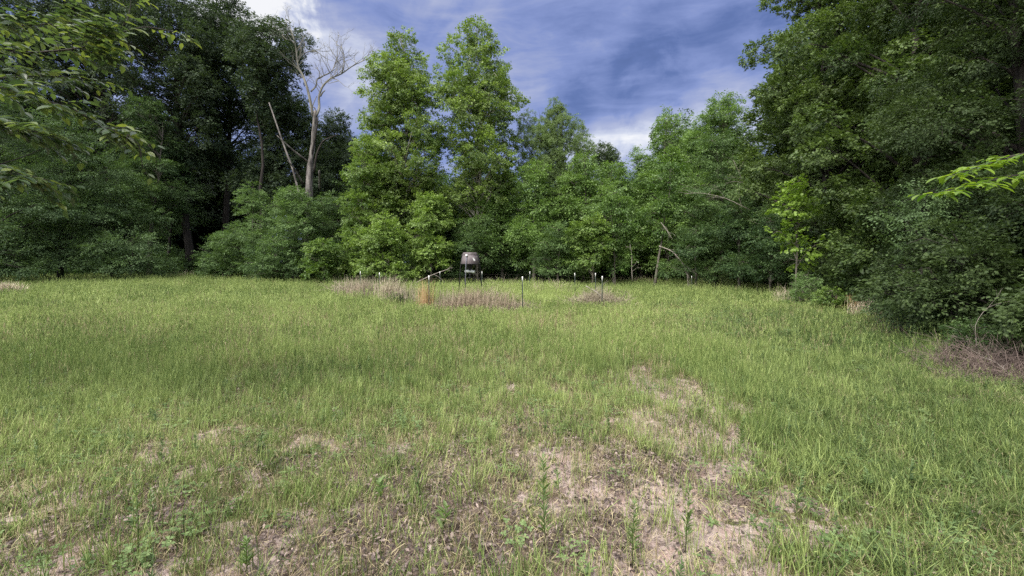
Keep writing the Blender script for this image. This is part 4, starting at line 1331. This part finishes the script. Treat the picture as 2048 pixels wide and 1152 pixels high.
def make_post(parent, loc, h, tilt):
    mb = MB()
    w, d, t = .034, .03, .005
    V = []
    # T section
    sec = [(-w / 2, 0), (w / 2, 0), (w / 2, t), (t / 2, t), (t / 2, d), (-t / 2, d), (-t / 2, t), (-w / 2, t)]

    def prism(z0, z1):
        n = len(sec); V = [(a_, b_, z0) for a_, b_ in sec] + [(a_, b_, z1) for a_, b_ in sec]
        return V, [tuple(range(n))[::-1], tuple(range(n, 2 * n))] + [(i, (i + 1) % n, (i + 1) % n + n, i + n) for i in range(n)]
    mb.add(*prism(-.15, h - .16))
    for i in range(int((h - .3) / .055)):
        mb.box((0, -.004, .1 + i * .055), (.014, .008, .02))
    o = mb.build('post', M['post'], parent)
    o.location = loc; o.rotation_euler = tilt
    mb = MB(); mb.add(*prism(h - .16, h)); mb.box((0, -.004, h - .05), (.014, .008, .02))
    c = mb.build('post_tip', M['white'], o)
    return o


rp = np.random.RandomState(3)
tops = []
for px, py, Yp in POSTS:
    x = (px - 1024) / F * Yp; z0 = gz(x, Yp); h = EYE + (HY - py) / F * Yp - z0
    make_post(fence, np.array([x, Yp, z0]) - fo, h, (rp.normal(0, .02), rp.normal(0, .02), rp.uniform(-.3, .3)))
    tops.append((x, Yp, z0, h))
for lv in (.45, .85, 1.05):
    mb = MB()
    n = len(tops)
    for i in range(n):
        a_ = np.array([tops[i][0], tops[i][1] - .012, tops[i][2] + lv]) - fo; b_ = np.array([tops[(i + 1) % n][0], tops[(i + 1) % n][1] - .012, tops[(i + 1) % n][2] + lv]) - fo
        mb.tube([a_, (a_ + b_) / 2 - [0, 0, .02], b_], [.0013] * 3, 4, cap=False)
    mb.build('wire', M['wire'], fence)
for px, py, Yp, lab in ((405, 527, 36.0, 'lone dark stake with pale top at the wood edge far left of the ring'), (1384, 552, 25.5, 'lone stake with white top at the wood edge right of the ring')):
    x = (px - 1024) / F * Yp; z0 = gz(x, Yp)
    root = tag(empty('marker_post', (x, Yp, z0)), lab, 'post')
    make_post(root, (0, 0, 0), EYE + (HY - py) / F * Yp - z0, (0.02, -.03, .2))


# ------------------------------------------------------------------ dry clumps and brush piles
def dry_clump(name, cat, label, px, Y, w, h, n, mat, curve=.5, wb=.006, seed=0, dep=None, twig=False, tint=None):
    r = np.random.RandomState(seed + 500); mb = MB()
    x0 = (px - 1024) / F * Y
    dep = dep or w * .5
    h *= 1.15 if Y > 12 else 1
    n = int(n * (2.1 if Y > 12 else 1.6)); wb *= 1.5 if Y > 12 else 1.3
    for i in range(n):
        x = r.normal(0, w * .28); y = r.normal(0, dep * .28)
        z = gz(x0 + x, Y + y) - gz(x0, Y) - .02
        hh = h * r.uniform(.35, 1.05)
        if twig:
            d = np.array([r.normal(0, .6), r.normal(0, .6), r.uniform(.2, 1)])
            P = [np.array([x, y, z])]
            for k_ in range(3):
                P.append(P[-1] + d / np.linalg.norm(d) * hh / 3); d = d + r.normal(0, .35, 3) - [0, 0, .15]
            mb.tube(P, [wb, wb * .8, wb * .6, wb * .3], 3, r.uniform(.3, 1), cap=False)
            for k_ in range(2):
                q = P[1 + k_]; e = q + r.normal(0, 1, 3) * hh * .2
                mb.tube([q, e], [wb * .5, wb * .2], 3, .8, cap=False)
        else:
            blade(mb, r, np.array([x, y, z]), r.uniform(0, 6.28), hh, wb * r.uniform(.6, 1.4), curve * r.uniform(.3, 1.6), 4, r.uniform(-.5, .5))
    o = mb.build(name, mat, None)
    o.location = (x0, Y, gz(x0, Y))
    return tag(o, label, cat)


GD = {}


def dry_mat(name, a, b):
    m, g = new_mat(name)
    h = g.n('ShaderNodeAttribute', attribute_type='GEOMETRY', attribute_name='lv').outputs['Fac']
    nz = g.noise(g.n('ShaderNodeTexCoord').outputs['Object'], 9, 3, .6)
    c = g.mix(g.mapr(nz, .35, .65), a, b)
    p = g.n('ShaderNodeBsdfPrincipled'); g.put(p.inputs['Base Color'], c); p.inputs['Roughness'].default_value = .8; p.inputs['Specular IOR Level'].default_value = .2
    o = g.n('ShaderNodeOutputMaterial'); m.node_tree.links.new(p.outputs[0], o.inputs[0])
    return m


GD['orange'] = dry_mat('orange_straw', (0.36, 0.22, 0.10), (0.58, 0.42, 0.24))
GD['straw'] = dry_mat('pale_straw', (0.30, 0.25, 0.17), (0.55, 0.48, 0.36))
GD['brush'] = dry_mat('grey_brush', (0.17, 0.145, 0.10), (0.47, 0.41, 0.30))
GD['purple'] = dry_mat('brown_brush', (0.15, 0.115, 0.08), (0.42, 0.34, 0.245))
GD['dark'] = dry_mat('shaded_twigs', (0.08, 0.06, 0.052), (0.25, 0.19, 0.165))  # brush colour darkened, the shade under the overhanging trees painted in
GD['sprig'] = dry_mat('dark_sprig', (0.03, 0.055, 0.02), (0.07, 0.11, 0.04))
gc = 'dry clumps'
dry_clump('dry_clump', 'dry grass', 'orange tan grass clump beside the third post of the ring', 851, 15.2, .42, 1.1, 80, GD['orange'], .35, .007, 1)
dry_clump('dry_clump', 'dry grass', 'tall pale straw clump between the second and third posts', 785, 17.5, 1.0, 1.15, 200, GD['straw'], .5, .010, 2)
dry_clump('brush_clump', 'brush', 'brown dead weed clump right of the left corner post', 735, 19.5, 1.2, .95, 220, GD['purple'], .4, .008, 3, twig=True)
dry_clump('brush_clump', 'brush', 'greyish dead weeds outside the left corner of the ring', 708, 22.5, 1.8, .95, 200, GD['brush'], .4, .010, 4, twig=True)
dry_clump('brush_pile', 'brush', 'low brown brush heap at the front left of the feeder ring', 905, 14.8, 1.5, .42, 420, GD['purple'], .6, .007, 5, dep=.9, twig=True)
dry_clump('brush_pile', 'brush', 'low brown brush heap against the front post of the ring', 1020, 14.6, 1.5, .5, 480, GD['brush'], .6, .007, 6, dep=.9, twig=True)
dry_clump('weed_stalks', 'weeds', 'tall thin brown weed stalks in front of the feeder', 945, 15.6, .9, .95, 130, GD['purple'], .2, .007, 7, twig=True)
dry_clump('weed_stalks', 'weeds', 'brown weed stalks right of the feeder legs', 985, 16.2, 1.0, .95, 130, GD['brush'], .3, .007, 8, twig=True)
dry_clump('brush_pile', 'brush', 'grey tangled brush heap at the right corner of the ring', 1192, 16.2, 1.5, .75, 520, GD['brush'], .6, .008, 9, twig=True)
dry_clump('dry_clump', 'dry grass', 'pale straw stalks between the right corner and the far posts', 1110, 22.8, 1.1, .9, 110, GD['straw'], .9, .011, 10)
dry_clump('weed_stalks', 'weeds', 'pinkish dead stalks behind the feeder', 1000, 24.0, 1.8, 1.15, 45, GD['brush'], .4, .006, 11, twig=True)
dry_clump('dry_clump', 'dry grass', 'straw coloured tussock at the left border before the dark trees', 6, 21.5, 1.5, .75, 420, GD['straw'], .9, .013, 12)
dry_clump('dry_clump', 'dry grass', 'straw stalks right of the small green bush under the oaks', 1688, 14.6, .9, .62, 150, GD['orange'], .6, .008, 13)
dry_clump('dry_clump', 'dry grass', 'straw stalks nearest the dark thicket at the wood edge', 1735, 13.2, .9, .62, 170, GD['straw'], .6, .008, 14)
dry_clump('dry_clump', 'dry grass', 'thin straw stalks left of the light green bush', 1568, 17.5, .6, .7, 90, GD['straw'], .6, .008, 15)
dry_clump('brush_pile', 'brush', 'big tangle of dead brown twigs at the right border', 2015, 6.2, 1.5, .72, 800, GD['dark'], .6, .0034, 16, dep=1.4, twig=True)
dry_clump('brush_pile', 'brush', 'dead twigs spilling onto the grass below the big tangle', 1960, 5.9, 1.3, .28, 200, GD['dark'], .6, .003, 17, dep=.6, twig=True)
dry_clump('brush_clump', 'brush', 'thin dead weeds at the foot of the dark thicket', 1800, 9.6, 1.2, .5, 220, GD['dark'], .6, .0035, 18, twig=True)
dry_clump('brush_pile', 'brush', 'grey tan weeds filling the ring in front of the feeder legs', 930, 16.6, 2.6, .6, 420, GD['brush'], .5, .006, 23, dep=1.6, twig=True)
dry_clump('brush_clump', 'brush', 'tan weeds along the left side of the ring behind the straw clump', 800, 19.0, 2.2, .85, 330, GD['brush'], .5, .007, 24, dep=1.6, twig=True)
dry_clump('dry_clump', 'dry grass', 'pale bent straw blades right of the feeder', 1005, 17.0, 1.4, .85, 60, GD['straw'], .9, .009, 25)
for k_, (lab, px, Y, w, h, n, mt) in enumerate((
        ('upright grey weed stalks between the two left posts', 742, 18.6, 2.0, 1.05, 170, 'brush'), ('upright tan stalks outside the left end of the ring', 712, 20.5, 1.7, 1.05, 170, 'brush'),
        ('upright brown stalks rising from the front brush heap', 945, 14.7, 1.5, .9, 150, 'purple'), ('thin brown stalks left of the front post', 1005, 14.4, 1.3, .75, 120, 'purple'),
        ('grey stalks between the straw clump and the orange clump', 812, 16.4, 1.5, .85, 140, 'brush'), ('dry stalks standing in the right corner brush', 1205, 16.6, .8, .85, 110, 'brush'),
        ('tan stalks just left of the feeder legs', 890, 15.6, 1.3, .8, 110, 'brush'), ('curled pale stalks behind the front post', 1075, 21.5, .9, .8, 70, 'straw'))):
    dry_clump('weed_stalks', 'weeds', lab, px, Y, w * .9, h, n, GD[mt], .35, .0075, 60 + k_, dep=.7)
dry_clump('weed_sprig', 'weeds', 'small dark leafy weed at the left corner post', 748, 19.0, .6, .6, 160, GD['sprig'], .5, .012, 19, twig=True)
dry_clump('weed_sprig', 'weeds', 'small dark leafy weed left of the orange clump', 800, 16.5, .5, .65, 160, GD['sprig'], .5, .012, 20, twig=True)
dead_branch('pale bare stick curving up out of the brush tangle at the right border', [at(2040, 800, 5.6), at(2030, 760, 5.7), at(1995, 725, 5.9), at(1958, 712, 6.0)], .008, .004, 5, 21, .3)
dead_branch('thin arching cane above the brush tangle at the right border', [at(1955, 700, 6.6), at(1948, 650, 6.6), at(1975, 612, 6.7), at(2030, 600, 6.9)], .007, .003, 3, 22, .3)


# strip of mixed dead stalks along the foot of the wood: nobody could count them
r = np.random.RandomState(77)
n = 2600
xs = r.uniform(-30, 17, n); ys = 36.5 + r.normal(0, 1.0, n)
mk = xs > 12.5
ys[mk] = r.uniform(17, 36, mk.sum()); xs[mk] = edge_x(ys[mk]) + r.normal(-.2, .5, mk.sum())
k_ = fbm(xs * .5, ys * .5, 200, 3) > .42
xs, ys = xs[k_], ys[k_]
mb = MB()
for x, y, h in zip(xs, ys, r.uniform(.35, 1.0, len(xs))):
    blade(mb, r, np.array([x, y, gz(x, y)]), r.uniform(0, 6.28), h, .02, r.uniform(.2, 1.4), 3, 0)
o = mb.build('dry_stalks', GD['brush'], None)
tag(o, 'dead grass stalks along the foot of the woods', None, None, 'stuff')

# ------------------------------------------------------------------ single weeds in the foreground
M['weed'] = leaf_mat('weed_leaf', (0.12, 0.18, 0.06), (0.26, 0.36, 0.13), .35, .5)


def weed(label, px, py, h, n=60, seed=0, Ll=.06, Wl=.009, nb=0):
    Y = EYE * F / (py - HY); x = (px - 1024) / F * Y
    r = np.random.RandomState(900 + seed)
    root = tag(empty('weed', (x, Y, gz(x, Y))), label, 'weed', 'single weeds standing in the foreground')
    mb = MB()
    top = np.array([r.normal(0, .03), r.normal(0, .03), h])
    mb.tube([(0, 0, -.02), top * .5 + [r.normal(0, .008), 0, 0], top], [.0032, .0026, .0014], 5)
    mb.build('stem', GM['herb'], root)
    mb = MB()
    for i in range(n):
        t = r.uniform(.25, 1.0); p = top * t; an = r.uniform(0, 6.28)
        add_leaf(mb, p, np.array([math.cos(an), math.sin(an), r.uniform(.5, 1.4)]), np.array([0, 0, 1.]), Ll * (1.25 - .6 * t) * r.uniform(.7, 1.2), Wl, LEAF2 if Wl < .015 else LEAFN, r.uniform(.2, .9))
    o = mb.build('foliage', M['weed'], root); o['kind'] = 'stuff'


weed('tall feathery green weed standing on the bare soil in the middle', 1092, 1120, .55, 90, 1)
weed('bushy narrow leaved weed at the left edge of the bare soil', 1265, 1135, .32, 60, 2, .06, .007)
weed('slim green weed right of the bushy narrow leaved weed', 1370, 1110, .36, 60, 3)
weed('tall thin weed near the left bottom of the meadow', 276, 1118, .50, 40, 4, .05, .008)
weed('small leafy weed cut by the bottom border', 495, 1150, .20, 60, 5, .06, .01)
weed('weed with broad leaves among the brown leaf litter', 880, 1075, .16, 16, 6, .09, .024)
weed('tall thin weed far left in the shorter grass', 62, 838, .75, 50, 7, .06, .010)
weed('dark weed standing right of the large bare patch', 1478, 905, .30, 50, 8, .06, .010)
weed('broad leaved weed at the left end of the leaf litter', 765, 1010, .14, 14, 9, .08, .022)

# ------------------------------------------------------------------ overhanging branches close by
def hang(root, P, r0, r1, rng, spacing, L, W, shape, leafmat, tmin=.15, tint_hi=.5, pend=.3, side=None, grey=0.3):
    P = np.asarray(P, float); t = np.arange(len(P)); tt = np.linspace(0, len(P) - 1, (len(P) - 1) * 4 + 1)
    Q = np.stack([np.interp(tt, t, P[:, k_]) for k_ in range(3)], 1)
    for _ in range(2): Q[1:-1] = (Q[:-2] + 2 * Q[1:-1] + Q[2:]) / 4
    return Q


def near_branch(root, base, paths, leaf_m, L, W, shape, seed, r0=.012, twig_len=.45, per_m=7, spacing=.035, pend=.35, up_amt=.25, wood='bark_dark', leafname='foliage', tilt=.35, lenv=None):
    rng = np.random.RandomState(seed)
    lb = MB()
    for bi, P in enumerate(paths):
        wb = MB()
        P = np.asarray(P, float) - base
        t = np.arange(len(P)); tt = np.linspace(0, len(P) - 1, (len(P) - 1) * 6 + 1)
        Q = np.stack([np.interp(tt, t, P[:, k_]) for k_ in range(3)], 1)
        for _ in range(3): Q[1:-1] = (Q[:-2] + 2 * Q[1:-1] + Q[2:]) / 4
        wb.tube(Q, np.linspace(r0, .003, len(Q)), 6)
        seg = np.linalg.norm(np.diff(Q, axis=0), axis=1).sum()
        ntw = int(seg * per_m)
        for j in range(ntw):
            f = rng.uniform(.08, 1.0) * (len(Q) - 1); k0 = min(int(f), len(Q) - 2)
            q = Q[k0] + (Q[k0 + 1] - Q[k0]) * (f - k0)
            d = Q[k0 + 1] - Q[k0]; d /= np.linalg.norm(d)
            s = np.cross(d, [0, 0, 1]); s /= np.linalg.norm(s)
            sg = rng.choice([-1, 1])
            dd = d * rng.uniform(.3, .9) + s * sg * rng.uniform(.5, 1) + np.array([0, 0, rng.uniform(-.35, .3)])
            dd /= np.linalg.norm(dd)
            tl = twig_len * rng.uniform(.4, 1.1)
            T_ = [q]; nseg = max(3, int(tl / spacing))
            for m in range(nseg):
                dd = dd + rng.normal(0, .05, 3) + [0, 0, -pend * .06]; dd /= np.linalg.norm(dd)
                T_.append(T_[-1] + dd * spacing)
                s2 = np.cross(dd, [0, 0, 1]); s2 /= np.linalg.norm(s2) + 1e-9
                ld = dd * .55 + s2 * (1 if m % 2 else -1) * .8 + np.array([0, 0, rng.uniform(-.5, .05)])
                upv = np.array([rng.normal(0, tilt), rng.normal(0, tilt), 1.0])
                sc_ = rng.uniform(.7, 1.15)
                add_leaf(lb, T_[-1], ld, upv, L * sc_, W * sc_, shape, np.clip(rng.normal(.5, .3), 0, 1) if lenv is None else lenv(T_[-1] + base, rng))
            wb.tube(T_, np.linspace(.0035, .001, len(T_)), 3, cap=False)
        wb.build('bough', M[wood], root, True)
    o = lb.build(leafname, leaf_m, root); o['kind'] = 'stuff'


# lv-driven leaf materials (no instancer): tint comes from the mesh only
def leaf_mat2(name, stops, trans, rough, spec, tg=1.4):
    m, g = new_mat(name)
    b = g.n('ShaderNodeAttribute', attribute_type='GEOMETRY', attribute_name='lv').outputs['Fac']
    c = g.ramp(b, stops)
    p = g.n('ShaderNodeBsdfPrincipled'); g.put(p.inputs['Base Color'], c)
    p.inputs['Roughness'].default_value = rough; p.inputs['Specular IOR Level'].default_value = spec
    t = g.n('ShaderNodeBsdfTranslucent'); g.put(t.inputs[0], g.mix(1.0, c, (tg * 1.1, tg * 1.1, tg * .5), 'MULTIPLY'))
    s = g.n('ShaderNodeMixShader'); s.inputs[0].default_value = trans
    m.node_tree.links.new(p.outputs[0], s.inputs[1]); m.node_tree.links.new(t.outputs[0], s.inputs[2])
    o = g.n('ShaderNodeOutputMaterial'); m.node_tree.links.new(s.outputs[0], o.inputs[0])
    return m


M['near_l2'] = leaf_mat2('near_elm_leaf_two', [(0, (0.028, 0.052, 0.028)), (.5, (0.065, 0.105, 0.045)), (1, (0.18, 0.225, 0.06))], .38, .36, .7)
M['near_r2'] = leaf_mat2('near_maple_leaf', [(0, (0.06, 0.13, 0.02)), (.5, (0.12, 0.20, 0.025)), (1, (0.20, 0.30, 0.04))], .42, .4, .4)
bx, by = -8.2, 3.6
elm = tag(empty('elm_tree', (bx, by, gz(bx, by))), 'nearby elm reaching leafy boughs in from the left border', 'tree')
eb = np.array([bx, by, gz(bx, by)])
mb = MB()
tpt = np.array([(0, 0, -.1), (.05, .05, 1.6), (.0, .1, 3), (.1, .1, 5), (.0, .2, 7.5)])
mb.tube(tpt, [.24, .19, .17, .13, .07], 10)
mb.build('trunk', M['bark_grey'], elm, True)
YL = 4.0
pa = [
    [eb + tpt[2] + [0, 0, .6], at(-60, 105, YL), at(60, 106, YL + .1), at(161, 97, YL + .1), at(215, 72, YL + .2)],
    [eb + tpt[2], at(-40, 160, YL), at(81, 199, YL), at(151, 218, YL + .1), at(205, 256, YL + .2), at(250, 268, YL + .3)],
    [eb + tpt[2] - [0, 0, .4], at(-80, 245, YL), at(40, 258, YL), at(110, 272, YL)],
    [eb + tpt[2] - [0, 0, .7], at(-80, 318, YL - .3), at(0, 330, YL - .3), at(55, 355, YL - .3)],
    [eb + tpt[2] + [0, 0, .9], at(-60, 160, YL + .5), at(90, 150, YL + .6), at(190, 160, YL + .6)],
    [eb + tpt[2] + [0, 0, .9], at(-60, 60, YL + .3), at(60, 50, YL + .4), at(150, 45, YL + .5)],
]
near_branch(elm, eb, pa, M['near_l2'], .105, .05, LEAFN, 61, .014, .42, 12, .04, leafname='foliage',
            lenv=lambda p, r: np.clip(r.normal(.42, .27), 0, 1))
pb = [
    [at(161, 97, YL + .1), at(215, 72, YL + .2), at(253, 48, YL + .2), at(262, 10, YL + .3), at(262, -20, YL + .3)],
    [at(215, 72, YL + .2), at(290, 52, YL + .3), at(345, 62, YL + .3), at(385, 80, YL + .4)],
    [at(215, 72, YL + .2), at(255, 85, YL + .2), at(262, 108, YL + .2)],
    [at(205, 256, YL + .2), at(250, 265, YL + .3), at(280, 290, YL + .3), at(285, 335, YL + .3)],
    [at(205, 256, YL + .2), at(250, 255, YL + .3), at(283, 258, YL + .3)],
]
near_branch(elm, eb, pb, M['near_l2'], .10, .046, LEAFN, 62, .005, .16, 10, .05, pend=1.4, leafname='foliage',
            lenv=lambda p, r: np.clip(r.normal(.75, .2), 0, 1))
# right: yellow green maple boughs
mx_, my_ = 6.2, 3.4
maple = tag(empty('maple_tree', (mx_, my_, gz(mx_, my_))), 'nearby tree reaching yellow green leaf sprays in from the right border', 'tree')
mbb = np.array([mx_, my_, gz(mx_, my_)])
mb = MB(); tp2 = np.array([(0, 0, -.1), (.05, 0, 1.5), (0, .1, 3.4), (.1, .1, 5)]); mb.tube(tp2, [.09, .07, .05, .03], 8); mb.build('trunk', M['bark_dark'], maple, True)
YR = 3.6
pr_ = [[mbb + tp2[2] - [0, 0, .1], at(2150, 285, YR), at(2060, 302, YR), at(1985, 325, YR), at(1905, 350, YR)],
       [mbb + tp2[2] - [0, 0, .3], at(2150, 330, YR - .1), at(2060, 345, YR - .1), at(1960, 365, YR - .1), at(1875, 386, YR - .1)]]
near_branch(maple, mbb, pr_, M['near_r2'], .10, .045, LEAFN, 63, .006, .16, 13, .035, pend=.5, tilt=.15, lenv=lambda p, r: np.clip(r.normal(.5, .3), 0, 1))

print('objects', len(sc.objects))
